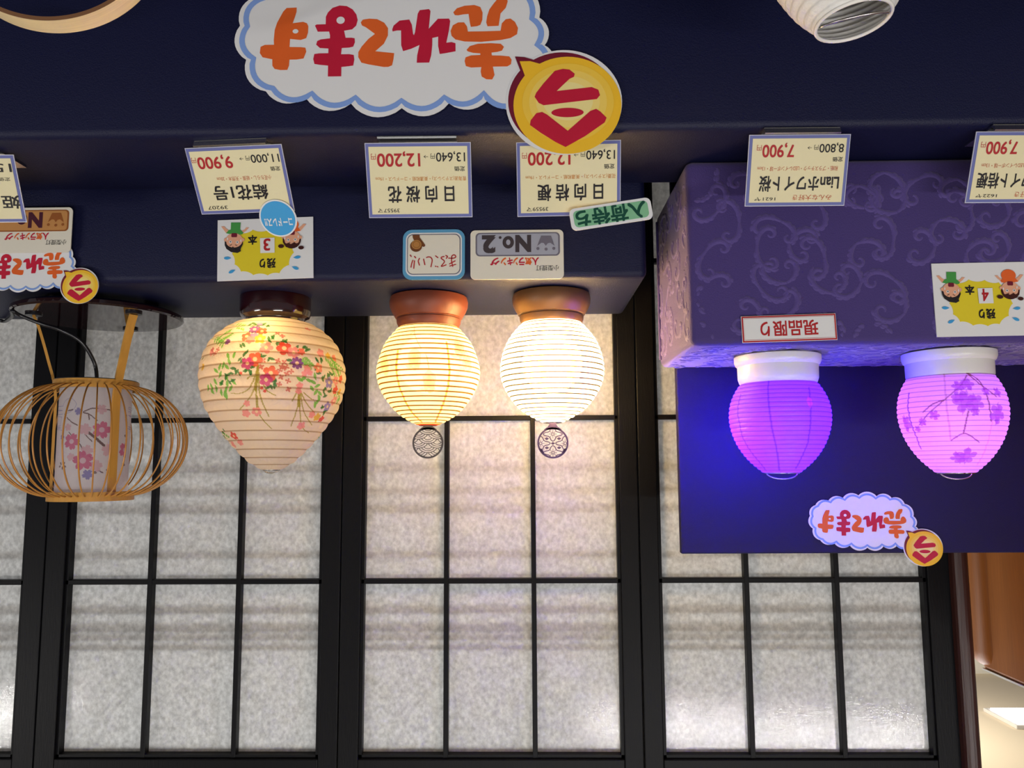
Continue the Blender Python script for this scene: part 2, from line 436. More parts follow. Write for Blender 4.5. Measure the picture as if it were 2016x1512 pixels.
def scallop(P, bulge, n=9, c=None):
    """closed outline through cusps P with arcs bulging outwards (bulge<0: inwards) from the centroid"""
    c = np.mean(np.array(P), 0) if c is None else np.array(c); out = []
    for i in range(len(P)):
        a, b = np.array(P[i], float), np.array(P[(i + 1) % len(P)], float)
        d = b - a; nn = np.array([-d[1], d[0]])
        if nn @ ((a + b) / 2 - c) < 0: nn = -nn
        for t in np.linspace(0, 1, n, endpoint=False):
            out.append(tuple(a + d * t + nn * bulge * sin(pi * t) ** 0.75))
    return out

# ================================================================== THE PLACE
ZA, ZB, ZCC = ZC - 0.187, 1.0182, 0.85
YSH = 1.02
# ---- room
struct(box('floor', -5, 5, -4, 5.4, -0.1, 0.0, mat('floor_vinyl', srgb(150, 140, 125), rough=0.5, var=0.1, bscale=8)))
struct(box('ceiling', -5, 5, -4, 5.4, 2.6, 2.7, mat('ceiling_board', srgb(226, 214, 192), rough=0.85, spec=0.1, bump=0.3, bscale=120)))
struct(box('wall_back', -5, 5, 5.15, 5.3, 0.0, 2.6, mat('back_wall_paint', srgb(96, 112, 150), rough=0.8)))
struct(box('trim_1', -5, 5, 5.02, 5.15, 2.48, 2.6, mat('cornice_white', srgb(232, 230, 222), rough=0.6)))
struct(box('trim_2', -5, 5, 5.06, 5.15, 2.36, 2.475, mat('cornice_dark_strip', srgb(80, 76, 78), rough=0.6)))  # dark fixture strip under the white cornice
for k in range(9):      # joints between ceiling boards
    pass
# recessed ceiling light seen past the shoji
lt = empty('ceiling_light', 'white square ceiling light glowing beyond the shoji, above the honey wood partition', 'light', tuple(atZ(2022, 1418, 2.6)))
box('housing', -0.14, 0.14, -0.14, 0.14, -0.02, 0, PLASTIC, lt, bev=0.004)
box('diffuser', -0.115, 0.115, -0.115, 0.115, -0.026, -0.02, emit('ceiling_light_glow', (1, 0.98, 0.94, 1), 9), lt)

# ---- side partition of honey coloured wood, standing out from the shoji towards the shopper
xp = -0.612
pt = empty('side_partition', 'honey brown veneered wooden partition standing at the end of the shoji', 'partition', (xp - 0.02, 0.84, 0))
box('panel', -0.02, 0.02, -0.30, 0.24, 0, 1.572, ORANGEWOOD, pt, bev=0.004)
box('end_post', -0.035, 0.03, 0.21, 0.27, 0, 1.572, ORANGEWOOD, pt, bev=0.024, seg=5, smooth=True)
box('edge_strip', -0.021, 0.021, -0.302, 0.24, 1.572, 1.5745, mat('white_edging', srgb(235, 228, 215), rough=0.5), pt)

# ---- shoji screens
def PX(x, y=1150): return atY(x, y, YSH)[0]
zrow = [atY(965, 824, YSH)[2], atY(965, 1142, YSH)[2]]
ztop = atY(965, 1487, YSH)[2]
dz = zrow[1] - zrow[0]
rows = [zrow[0] - k * dz for k in range(4, 0, -1)] + zrow
zbot = rows[0] - dz
def shoji(xr, xl, gr, gl, munt, label):
    """photo-left x to photo-right x given in pixels; builds one framed screen"""
    X0, X1 = sorted((PX(xr), PX(xl))); G0, G1 = sorted((PX(gr), PX(gl)))
    cx = (X0 + X1) / 2
    t = empty('shoji_screen', label, 'shoji screen', (cx, YSH, 0), 'shoji screens behind the lanterns')
    y0, y1 = -0.014, 0.014
    gap = 0.0006
    zt = ztop + 0.052
    box('stile', X0 - cx + gap, G0 - cx, y0, y1, 0.0, zt, BLACKWOOD, t, bev=0.0012)
    box('stile', G1 - cx, X1 - cx - gap, y0, y1, 0.0, zt, BLACKWOOD, t, bev=0.0012)
    box('rail', G0 - cx, G1 - cx, y0, y1, ztop, zt, BLACKWOOD, t, bev=0.0012)
    box('rail', G0 - cx, G1 - cx, y0, y1, 0.0, zbot, BLACKWOOD, t, bev=0.0012)
    hw = 0.0031
    for z in rows: box('muntin', G0 - cx, G1 - cx, -0.010, 0.001, z - hw, z + hw, BLACKWOOD, t, bev=0.0006)
    for m in munt:
        xm = PX(m) - cx
        box('muntin', xm - hw, xm + hw, -0.0105, 0.001, zbot, ztop, BLACKWOOD, t, bev=0.0006)
    # slim inner bead round the opening
    for xa, xb in ((G0 - cx, G0 - cx + 0.004), (G1 - cx - 0.004, G1 - cx)):
        box('bead', xa, xb, -0.010, 0.001, zbot, ztop, BLACKWOOD, t)
    box('bead', G0 - cx, G1 - cx, -0.010, 0.001, ztop - 0.004, ztop, BLACKWOOD, t)
    box('paper', G0 - cx - 0.004, G1 - cx + 0.004, 0.0012, 0.0022, zbot - 0.004, ztop + 0.004, FILM, t)
    return t
shoji(98, -480, 57, -441, (-112, -278), 'black framed shoji screen behind the bamboo cage lamp, cut off by the photo edge')
shoji(675, 98, 638, 137, (302, 475), 'black framed shoji screen behind the strawberry-shaped flower lantern')
shoji(1258, 675, 1221, 714, (880, 1051), 'warmly lit black framed shoji screen behind the two bright lanterns')
shoji(1862, 1258, 1816, 1295, (1466, 1642), 'black framed shoji screen partly hidden by the dark blue backboard')
# dark brown end post
xa, xb = sorted((PX(1868, 1300), PX(1898, 1300)))
tag(box('wooden_post', xa, xb, YSH - 0.03, YSH + 0.03, 0, 1.85, BROWNWOOD, bev=0.008, seg=3), 'glossy dark brown wooden post at the outer end of the shoji', 'post')
# unseen slats added close behind the paper to throw the soft bands
for k, (px, py, hh) in enumerate(((965, 1208, 0.006), (965, 1243, 0.007), (965, 1262, 0.004), (965, 1282, 0.003), (965, 1010, 0.006), (965, 975, 0.004), (965, 930, 0.005), (965, 1100, 0.004))):
    z = atY(px, py, YSH)[2]
    tag(box('slat', PX(1890), 0.98, YSH + 0.005, YSH + 0.009, z - hh / 2, z + hh / 2, BROWNWOOD), 'unseen thin slat added just behind the shoji paper to cast a soft band', 'slat', 'added slats behind the shoji')

# ---- stepped display covered in navy cloth
def cloth_step(x0, x1, y0, y1, z1, label, bev=0.007):
    bm = bmesh.new(); bm_box(bm, x0, x1, y0, y1, 0.0, z1, bev, 4)
    bmesh.ops.subdivide_edges(bm, edges=[e for e in bm.edges if e.calc_length() > 0.15], cuts=6, use_grid_fill=True)
    rnd = random.Random(int(z1 * 1000))
    for v in bm.verts:
        pass
        v.co.y += 0.0005 * sin(v.co.x * 23 + v.co.z * 11)
    o = bm_obj('display_step', bm, NAVY, smooth=True)
    return tag(o, label, 'display step', 'navy cloth covered display steps')
cloth_step(-0.1225, 1.10, 0.7525, 0.943, ZA, 'highest navy cloth step, carrying the bamboo, flower and bright lanterns')
cloth_step(-0.598, 1.10, 0.6225, 0.7505, ZB, 'middle navy cloth step, where the price cards stand')
cloth_step(-0.598, 1.10, 0.30, 0.6200, ZCC, 'lowest navy cloth step, with the bent-wood hoop and unlit lantern')

# ---- purple damask box
YB = 0.690
zb1 = atY(1344, 680, YB)[2]
ybk = atZ(1309, 725, zb1)[1]
xl0 = -0.150
rnd = random.Random(5)
def curl(o, ang, size, turn):
    """acanthus scroll: S-stem that winds into a spiral, with leaf strokes along it"""
    out = []
    p = np.array(o, float); pts = [p.copy()]; a = ang; n = 34
    for i in range(n):
        k = turn * (0.05 + 0.42 * (i / n) ** 2.2)
        a += k; p = p + np.array([cos(a), sin(a)]) * size / 15; pts.append(p.copy())
        if i in (3, 7, 11, 15, 19):
            lf = [p.copy()]; b = a - turn * 0.7; q = p.copy()
            for j in range(8):
                b += turn * 0.16 * (1 if i % 2 else 1.3); q = q + np.array([cos(b), sin(b)]) * size / 22; lf.append(q.copy())
            out.append((lf, 0.8))
            lf = [p.copy()]; b = a + turn * 0.9; q = p.copy()
            for j in range(6):
                b -= turn * 0.2; q = q + np.array([cos(b), sin(b)]) * size / 26; lf.append(q.copy())
            out.append((lf, 0.6))
    out.append((pts, 1.0))
    return out
def scrolls(w, h, step):
    L = []
    ny = max(1, int(round(h / step))); nx = max(1, int(round(w / step)))
    for i in range(nx):
        for j in range(ny):
            o = ((i + 0.5 + rnd.uniform(-.25, .25)) * w / nx, (j + 0.5 + rnd.uniform(-.25, .25)) * h / ny)
            t = rnd.choice((-1, 1)); a = rnd.uniform(0, 2 * pi)
            L += curl(o, a, step * 0.62, t); L += curl(o, a + pi * 0.9, step * 0.5, -t)
    return [([q for q in pts], k) for pts, k in L if all(-0.0 < q[0] < w and 0.0 < q[1] < h for q in pts)]
root = empty('damask_box', 'big purple damask covered box carrying the two purple lit lanterns', 'box', (-0.5, YB, ZB))
bw, bh, bd = 0.44, zb1 - ZB, ybk - YB
bm = bmesh.new()
bm_box(bm, xl0 + 0.5 - bw, xl0 + 0.5, 0, bd, 0.0, bh, 0.007, 4)
body = bm_obj('cover', bm, VELVET, root, smooth=True)
RV, RF = [], []
def add_relief(pts3, k, nrm):
    n = len(pts3)
    w = [0.0021 * k * (0.35 + 0.65 * sin(pi * (0.12 + 0.86 * i / (n - 1)))) for i in range(n)]
    P = [Vector(p) for p in pts3]; N_ = Vector(nrm); b0 = len(RV)
    for i, p in enumerate(P):
        t = (P[min(i + 1, n - 1)] - P[max(i - 1, 0)]).normalized(); s = t.cross(N_).normalized()
        ww = w[i]
        for q in range(5):
            a = pi * q / 4
            RV.append(p + s * (ww * 1.25 * cos(a)) + N_ * (ww * 0.62 * sin(a) - 0.0001))
    for i in range(n - 1):
        for q in range(4):
            RF.append((b0 + i * 5 + q, b0 + i * 5 + q + 1, b0 + (i + 1) * 5 + q + 1, b0 + (i + 1) * 5 + q))
xr = xl0 + 0.5
for pts, k in scrolls(0.43, bh - 0.010, 0.034): add_relief([(xr - 0.006 - q[0], 0, 0.005 + q[1]) for q in pts], k, (0, -1, 0))
for pts, k in scrolls(bd - 0.010, bh - 0.010, 0.028): add_relief([(xr, 0.005 + q[0], 0.005 + q[1]) for q in pts], k, (1, 0, 0))
for pts, k in scrolls(0.43, bd - 0.012, 0.026): add_relief([(xr - 0.006 - q[0], 0.006 + q[1], bh) for q in pts], k, (0, 0, 1))
mesh_obj('damask_relief', RV, RF, VELVET2, root, smooth=True)
tube('seam_piping', [(xr + 0.0008, bd - 0.012, z) for z in np.linspace(0.01, bh - 0.008, 12)], 0.0018, VELVET, root)

# ---- dark blue backboard behind the purple lanterns
yb = ybk + 0.012
zt = atY(1500, 1090, yb)[2]
xbl = atY(1336, 900, yb)[0]
tag(box('backboard', -0.588, xbl, yb, yb + 0.010, 0.0, zt, BOARD, bev=0.0015), 'upright dark blue cloth backboard behind the two purple lit lanterns', 'backboard')

# ------------------------------------------------------------------ lanterns
class Shade:
    """paper shade of revolution with its printed pattern stored per vertex"""
    def __init__(s, prof_px, Xc, Yc, ox, oy, sc, nth, per, ribs, depth, base, rib_col, ribw=0.13):
        P = catmull(prof_px, 10)
        hw, y = P[:, 0] / sc, oy + P[:, 1] / sc
        r = np.empty(len(y)); z = np.empty(len(y))
        for i in range(len(y)):
            q = CAM + 0; d = ray(ox, y[i]); z[i] = (CAM + d * (Yc / d[1]))[2]; r[i] = hw[i] * (Yc / d[1]) / F * wide(ox)
        s.Xc, s.Yc = Xc, Yc
        sl = np.concatenate([[0], np.cumsum(np.hypot(np.diff(r), np.diff(z)))])
        n = int(ribs * per) + 1
        S = np.linspace(0, sl[-1], n)
        s.r = np.interp(S, sl, r); s.z = np.interp(S, sl, z); s.S = S; s.nth = nth; s.n = n
        fr = (np.arange(n) / per) % 1.0
        dist = np.minimum(fr, 1 - fr)
        nr, nzv = np.gradient(s.z), -np.gradient(s.r)
        l = np.hypot(nr, nzv); nr, nzv = nr / l, nzv / l
        if nr[n // 2] < 0: nr, nzv = -nr, -nzv
        off = -depth * (1 - np.sin(pi * fr))
        s.rr = np.maximum(s.r + nr * off, 0.001); s.zz = s.z + nzv * off
        s.th = np.linspace(-pi, pi, nth, endpoint=False)
        s.col = np.empty((n, nth, 3)); s.col[:] = base
        s.ribrow = dist < ribw; s.rib_col = rib_col
        T, Rr = np.meshgrid(s.th, s.rr)
        s.P = np.stack([Xc - Rr * np.sin(T), Yc - Rr * np.cos(T), np.repeat(s.zz[:, None], nth, 1)], -1)
        front = np.cos(T) > 0.05
        fx, fy = projA(s.P)
        s.fx, s.fy = np.where(front, fx, 1e9), fy
    def at(s, px, py):
        k = np.argmin((s.fx - px) ** 2 + (s.fy - py) ** 2)
        return k // s.nth, k % s.nth
    def local(s, i0, j0, ext):
        m = max(2, int(ext / (s.S[1] - s.S[0])) + 2)
        i1, i2 = max(0, i0 - m), min(s.n, i0 + m + 1)
        rr = s.r[i0]; mj = min(s.nth // 2 - 1, int(ext / (rr * 2 * pi / s.nth)) + 2)
        jj = np.arange(j0 - mj, j0 + mj + 1)
        du = (jj - j0) * (2 * pi / s.nth) * rr
        dv = s.S[i1:i2] - s.S[i0]
        Uu, Vv = np.meshgrid(du, dv)
        return slice(i1, i2), jj % s.nth, Uu, Vv
    def put(s, sl, jj, mask, c, a=1.0):
        sub = s.col[sl][:, jj]
        sub[mask] = sub[mask] * (1 - a) + np.array(c) * a
        blk = s.col[sl]; blk[:, jj] = sub
    def flower(s, i0, j0, R, c, n=5, rot=0.0, inner=0.5, a=1.0, notch=False, core=None):
        sl, jj, U_, V_ = s.local(i0, j0, R)
        rho = np.hypot(U_, V_); ph = np.arctan2(V_, U_) + rot
        e = R * (inner + (1 - inner) * np.abs(np.cos(n * ph / 2)) ** 0.7)
        if notch: e = e - R * 0.16 * np.exp(-(np.sin(n * ph / 2) / 0.22) ** 2) * 1
        s.put(sl, jj, rho < e, c, a)
        if core is not None: s.put(sl, jj, rho < R * 0.28, core, a)
    def leaf(s, i0, j0, ln, w, rot, c, a=1.0):
        sl, jj, U_, V_ = s.local(i0, j0, ln)
        x = U_ * cos(rot) + V_ * sin(rot); y = -U_ * sin(rot) + V_ * cos(rot)
        t = x / (ln / 2)
        s.put(sl, jj, (np.abs(t) < 1) & (np.abs(y) < w / 2 * (1 - t ** 2)), c, a)
    def line(s, pxs, w, c, a=1.0):
        q = catmull(pxs, 8) if len(pxs) > 2 else np.array([np.array(pxs[0]) + (np.array(pxs[1]) - np.array(pxs[0])) * t for t in np.linspace(0, 1, 8)])
        ij = [s.at(*p) for p in q]
        for (a0, b0), (a1, b1) in zip(ij[:-1], ij[1:]):
            db = (b1 - b0 + s.nth // 2) % s.nth - s.nth // 2
            m = max(abs(a1 - a0), abs(db), 1)
            for t in np.linspace(0, 1, m + 1):
                i, j = int(round(a0 + (a1 - a0) * t)), int(round(b0 + db * t)) % s.nth
                sl, jj, U_, V_ = s.local(i, j, w / 2)
                s.put(sl, jj, U_ ** 2 + V_ ** 2 < w * w / 4, c, a)
    def mirror_back(s):
        h = s.nth // 2
        back = np.cos(s.th) < -0.02
        sh = np.roll(s.col, h, axis=1)
        s.col[:, back] = sh[:, back]
    def build(s, name, m, parent, origin):
        s.col[s.ribrow] = s.col[s.ribrow] * np.array(s.rib_col)
        n, k = s.n, s.nth
        V = (s.P - np.array(origin)).reshape(-1, 3)
        I, J = np.meshgrid(np.arange(n - 1), np.arange(k), indexing='ij'); J2 = (J + 1) % k
        Fc = np.stack([I * k + J, I * k + J2, (I + 1) * k + J2, (I + 1) * k + J], -1).reshape(-1, 4)
        me = bpy.data.meshes.new(name)
        me.vertices.add(len(V)); me.vertices.foreach_set('co', V.ravel())
        me.loops.add(Fc.size); me.loops.foreach_set('vertex_index', Fc.ravel().astype(np.int32))
        me.polygons.add(len(Fc)); me.polygons.foreach_set('loop_start', np.arange(0, Fc.size, 4, dtype=np.int32))
        me.polygons.foreach_set('use_smooth', np.ones(len(Fc), bool))
        me.update(calc_edges=True)
        at = me.attributes.new('print', 'FLOAT_COLOR', 'POINT')
        at.data.foreach_set('color', np.concatenate([s.col.reshape(-1, 3), np.ones((n * k, 1))], 1).astype(np.float32).ravel())
        me.materials.append(m)
        o = bpy.data.objects.new(name, me); COL.objects.link(o); o.parent = parent
        return o
def base_prof(pts, oy, sc, cxpx, Yc, zfloor):
    """pixel profile (half width, y) -> (r, z) with the first point resting on zfloor"""
    out = []
    for hw, y in pts:
        d = ray(cxpx, oy + y / sc); out.append([hw / sc * (Yc / d[1]) / F, (CAM + d * (Yc / d[1]))[2]])
    return out
def bulb(parent, loc, r, color, strength):
    bm = bmesh.new(); bmesh.ops.create_icosphere(bm, subdivisions=2, radius=r)
    for v in bm.verts: v.co += Vector(loc)
    return bm_obj('bulb', bm, emit('bulb_glow', color, strength), parent, smooth=True)
def ring_pts(r, z, n=40, c=(0, 0)): return [(c[0] + r * sin(2 * pi * i / n), c[1] - r * cos(2 * pi * i / n), z) for i in range(n + 1)]
def handle_pts(r, z, hgt, lean=0.0, n=16):
    return [(-r * cos(pi * i / n), lean * sin(pi * i / n), z + hgt * sin(pi * i / n)) for i in range(n + 1)]

GREEN = (0.16, 0.55, 0.06); DKGREEN = (0.03, 0.20, 0.03); OLIVE = (0.38, 0.34, 0.05)
# ---- 1: strawberry-shaped flower lantern
def zpx(ox, oy, sc): return lambda x, y: (ox + x / sc, oy + y / sc)
cx = 543
Yc = atZ(cx, 570, ZA)[1] + 0.0385
Xc = atY(cx, 600, Yc)[0]
root = empty('flower_lantern', 'large strawberry-shaped paper lantern printed with flowers on a dark red lacquer base', 'lantern', (Xc, Yc, ZA))
k = pxm(cx, 600, Yc) * wide(cx)
lathe('base', [(0, 0), (0.066 * 0 + 69 * k, 0), (70.5 * k, 2 * k), (70.5 * k, 34 * k), (68 * k, 41 * k), (60 * k, 45 * k), (58 * k, 49 * k), (58 * k, 54 * k), (55 * k, 58 * k), (20 * k, 58 * k)], LACQUER, root)
prof = [(165, 352), (240, 362), (335, 400), (450, 490), (512, 590), (545, 695), (550, 790), (536, 890), (500, 1000), (440, 1100), (365, 1200), (278, 1300), (178, 1395), (105, 1440), (62, 1462)]
S1 = Shade(prof, Xc, Yc, 532, 540, 3.78, 900, 20, 18, 0.0011, (0.84, 0.76, 0.68), (0.62, 0.52, 0.42), 0.055)
Z = zpx(360, 540, 3.78)
rnd = random.Random(3)
def stems(lst, w=0.0011):
    for pts in lst: S1.line([Z(*p) for p in pts], w, OLIVE, 0.8)
stems([[(560, 690), (545, 830), (550, 1000)], [(555, 720), (520, 880), (425, 1005)], [(550, 720), (500, 840), (430, 885), (360, 885)], [(565, 730), (575, 900), (640, 1060)],
       [(550, 900), (575, 1050), (660, 1148)], [(590, 800), (630, 870), (690, 900)], [(865, 870), (850, 1000), (805, 1130)], [(865, 870), (870, 1000), (885, 1130), (935, 1180)],
       [(875, 880), (900, 1020), (960, 1120)], [(880, 880), (920, 960), (980, 1030)], [(850, 870), (815, 945)], [(900, 880), (960, 930), (1010, 940)], [(560, 760), (500, 760), (480, 780)]])
stems([[(560, 680), (550, 780), (543, 860)], [(863, 850), (865, 920), (868, 980)]], 0.0028)
def lf(lst, ln, w, c, jit=0.5):
    for x, y, r in lst: S1.leaf(*S1.at(*Z(x, y)), ln, w, r, c, 0.9)
br = [(335, 605), (380, 600), (345, 650), (300, 680), (275, 690), (325, 690), (245, 715), (280, 745), (325, 765), (240, 800), (285, 810), (215, 835), (190, 845), (250, 850), (330, 815), (375, 800), (320, 860), (355, 850), (285, 880), (325, 910), (310, 890), (220, 870)]
lf([(x, y, rnd.uniform(0.6, 2.4)) for x, y in br], 0.0085, 0.0032, GREEN)
def fern(x0, y0, x1, y1, n, ln):
    S1.line([Z(x0, y0), Z(x1, y1)], 0.0007, GREEN, 0.8)
    a = atan2(y1 - y0, -(x1 - x0)); a = atan2(y1 - y0, x1 - x0)
    for i in range(n):
        t = (i + .5) / n; x, y = x0 + (x1 - x0) * t, y0 + (y1 - y0) * t
        for sd in (-1, 1):
            b = a + sd * 0.9; q = ln * 3.78 / 0.55e-3 / 2
            ax, ay = x + cos(b) * 18, y + sin(b) * 18
            i0, j0 = S1.at(*Z(ax, ay)); S1.leaf(i0, j0, ln, 0.0024, -b if False else atan2(sin(b), cos(b)), GREEN, 0.85)
fern(890, 620, 960, 690, 6, 0.006); fern(1060, 610, 1180, 720, 8, 0.0065); fern(1100, 640, 1150, 760, 7, 0.006); fern(250, 500, 360, 430, 7, 0.006); fern(230, 470, 300, 520, 5, 0.006)
fern(1130, 880, 1180, 960, 5, .005); fern(240, 1160, 330, 1220, 6, 0.006); fern(390, 380, 450, 395, 4, .005)
lf([(870, 780, .6), (900, 775, 2.4), (940, 790, .3), (985, 760, 1.2), (960, 850, .8), (990, 880, 2.2), (1015, 920, .9), (985, 970, 1.3), (1000, 830, 2.6), (970, 800, .4), (1000, 945, 2.1), (1020, 885, .6)], 0.0085, 0.0034, GREEN)
dk = [(440, 640), (460, 595), (450, 525), (375, 700), (340, 745), (320, 765), (290, 810), (370, 790), (400, 725), (470, 715), (500, 730), (640, 840), (680, 830), (670, 795), (600, 610), (660, 630), (720, 510), (760, 500), (735, 520), (640, 480), (670, 465), (1000, 640), (1030, 640), (1040, 780), (1080, 760), (1050, 860), (1060, 1010), (910, 545), (850, 545), (930, 560), (520, 690), (1010, 735), (990, 700), (1100, 740), (1060, 905), (1090, 870), (1040, 990), (1050, 1030), (500, 375), (530, 365), (600, 370), (630, 385), (560, 385), (145, 635), (160, 570), (790, 640), (300, 1180), (310, 1210), (320, 1240)]
lf([(x, y, rnd.uniform(0, pi)) for x, y in dk], 0.0075, 0.0030, DKGREEN)
lf([(x + rnd.uniform(-22, 22), y + rnd.uniform(-20, 20), rnd.uniform(0, pi)) for x, y in dk], 0.006, 0.0024, DKGREEN)
PUR, RO, BV, YE, PK, RD, MG, OP = (0.20, 0.04, 0.34), (0.80, 0.13, 0.06), (0.30, 0.24, 0.62), (0.80, 0.52, 0.05), (0.85, 0.32, 0.34), (0.76, 0.06, 0.04), (0.55, 0.05, 0.26), (0.90, 0.30, 0.18)
for x, y, R, c in ((535, 408, 38, PUR), (590, 425, 35, RO), (475, 460, 36, RO), (530, 455, 28, BV), (575, 480, 36, YE), (500, 490, 30, PK), (335, 505, 22, PUR), (620, 543, 42, PK), (755, 550, 48, RD), (825, 585, 42, PK), (882, 578, 25, RO),
                   (850, 660, 40, PUR), (1010, 697, 34, OP), (535, 630, 48, RO), (480, 665, 40, MG), (655, 735, 48, RO), (620, 785, 42, MG), (925, 700, 25, PK), (905, 740, 22, PK), (945, 735, 20, PK), (1080, 605, 24, YE), (1025, 585, 30, PK), (1125, 625, 26, OP), (1090, 805, 38, BV), (1135, 795, 34, PK), (1175, 780, 30, RO), (1135, 860, 30, RD), (1165, 875, 24, YE),
                   (1125, 940, 34, PK), (1075, 985, 34, BV), (150, 690, 24, YE), (125, 735, 22, RO), (1000, 1065, 30, YE), (1030, 1080, 26, RD), (380, 1205, 32, RD), (425, 1250, 26, PK), (375, 1270, 28, PK), (960, 1045, 26, PK), (880, 1130, 30, PK), (550, 1020, 32, PK), (470, 1035, 28, PK), (475, 960, 22, PK), (585, 848, 11, RD), (610, 870, 11, RD), (430, 735, 11, RD), (862, 870, 22, PK), (870, 830, 24, PK), (570, 375, 20, BV), (215, 580, 26, PK), (930, 410, 22, PK)):
    S1.flower(*S1.at(*Z(x, y)), R * 0.000165, c, n=5 if c is not PUR else 8, rot=rnd.uniform(0, 6), inner=0.62, a=0.92, core=(0.9, 0.75, 0.5) if R > 30 else None)
for x, y in ((600, 640), (705, 645), (755, 655), (755, 700), (720, 715), (775, 740), (805, 725), (730, 765), (785, 795), (785, 858), (715, 820), (705, 440), (740, 460), (585, 690), (220, 560), (240, 590), (260, 560), (735, 690), (770, 690)):
    S1.flower(*S1.at(*Z(x, y)), 0.0030, (0.62, 0.16, 0.14), n=4, rot=rnd.uniform(0, 3), inner=0.15, a=0.9)
S1.mirror_back()
PAPER = paper_shade('flower_lantern_paper', transp=0.006, trans=0.55, bump=0.6, bscale=60)
S1.build('shade', PAPER, root, (Xc, Yc, ZA))
zt1 = S1.zz[-1] - ZA; rt1 = S1.rr[-1]
tube('top_ring', ring_pts(rt1, zt1), 0.0010, WIRE, root)
tube('wire_handle', handle_pts(rt1, zt1, 0.0035), 0.0007, WIRE, root)
bz = atY(540, 688, Yc)[2] - ZA
bulb(root, (0.0, -0.042, bz), 0.0042, (1, 0.60, 0.20, 1), 215)

# ---- 2, 3: the two bright lanterns
def bright(cx, contact, baseM, gcx, prof, oy, sc, label, bcolor, bstr, base, ribc, paint, charmM, charm, blabel=None):
    Yc = atZ(cx, contact, ZA)[1] + 0.0405
    Xc = atY(gcx, 740, Yc)[0]
    root = empty('paper_lantern', label, 'lantern', (Xc, Yc, ZA), 'round paper lanterns on the navy step')
    k = pxm(cx, 600, Yc)
    b = [(0, 0), (70 * k, 0), (75 * k, 3 * k), (77 * k, 12 * k), (76 * k, 22 * k), (72 * k, 32 * k), (67 * k, 40 * k), (65.5 * k, 43 * k), (61.5 * k, 44.2 * k), (61.2 * k, 45.2 * k), (63 * k, 47 * k), (62 * k, 54 * k), (57 * k, 64 * k), (50 * k, 70 * k), (20 * k, 70.5 * k)]
    o = lathe('base', b, baseM, root)
    S = Shade(prof, Xc, Yc, gcx, oy, sc, 480, 10, 25, 0.0010, base, ribc, 0.115)
    paint(S)
    S.mirror_back()
    S.build('shade', paper_shade('lantern_paper', transp=0.10 if charm == 'wave' else 0.34, trans=0.45, bump=0.15, bscale=120), root, (Xc, Yc, ZA))
    zt, rt = S.zz[-1] - ZA, S.rr[-1]
    tube('top_ring', ring_pts(rt, zt), 0.0011, mat('red_cord', srgb(206, 60, 40)) if charm == 'wave' else WIRE, root)
    bulb(root, (0, 0, atY(cx, 715, Yc)[2] - ZA), 0.034, bcolor, bstr)
    # flat cut-out metal finial
    zc_ = atY(gcx, 872, Yc)[2] - ZA
    Rr = 31.0 * pxm(gcx, 872, Yc)
    ch = finial(charm, Rr, charmM)
    ch.parent = root; ch.location = (0, -0.001, zc_)
    return root
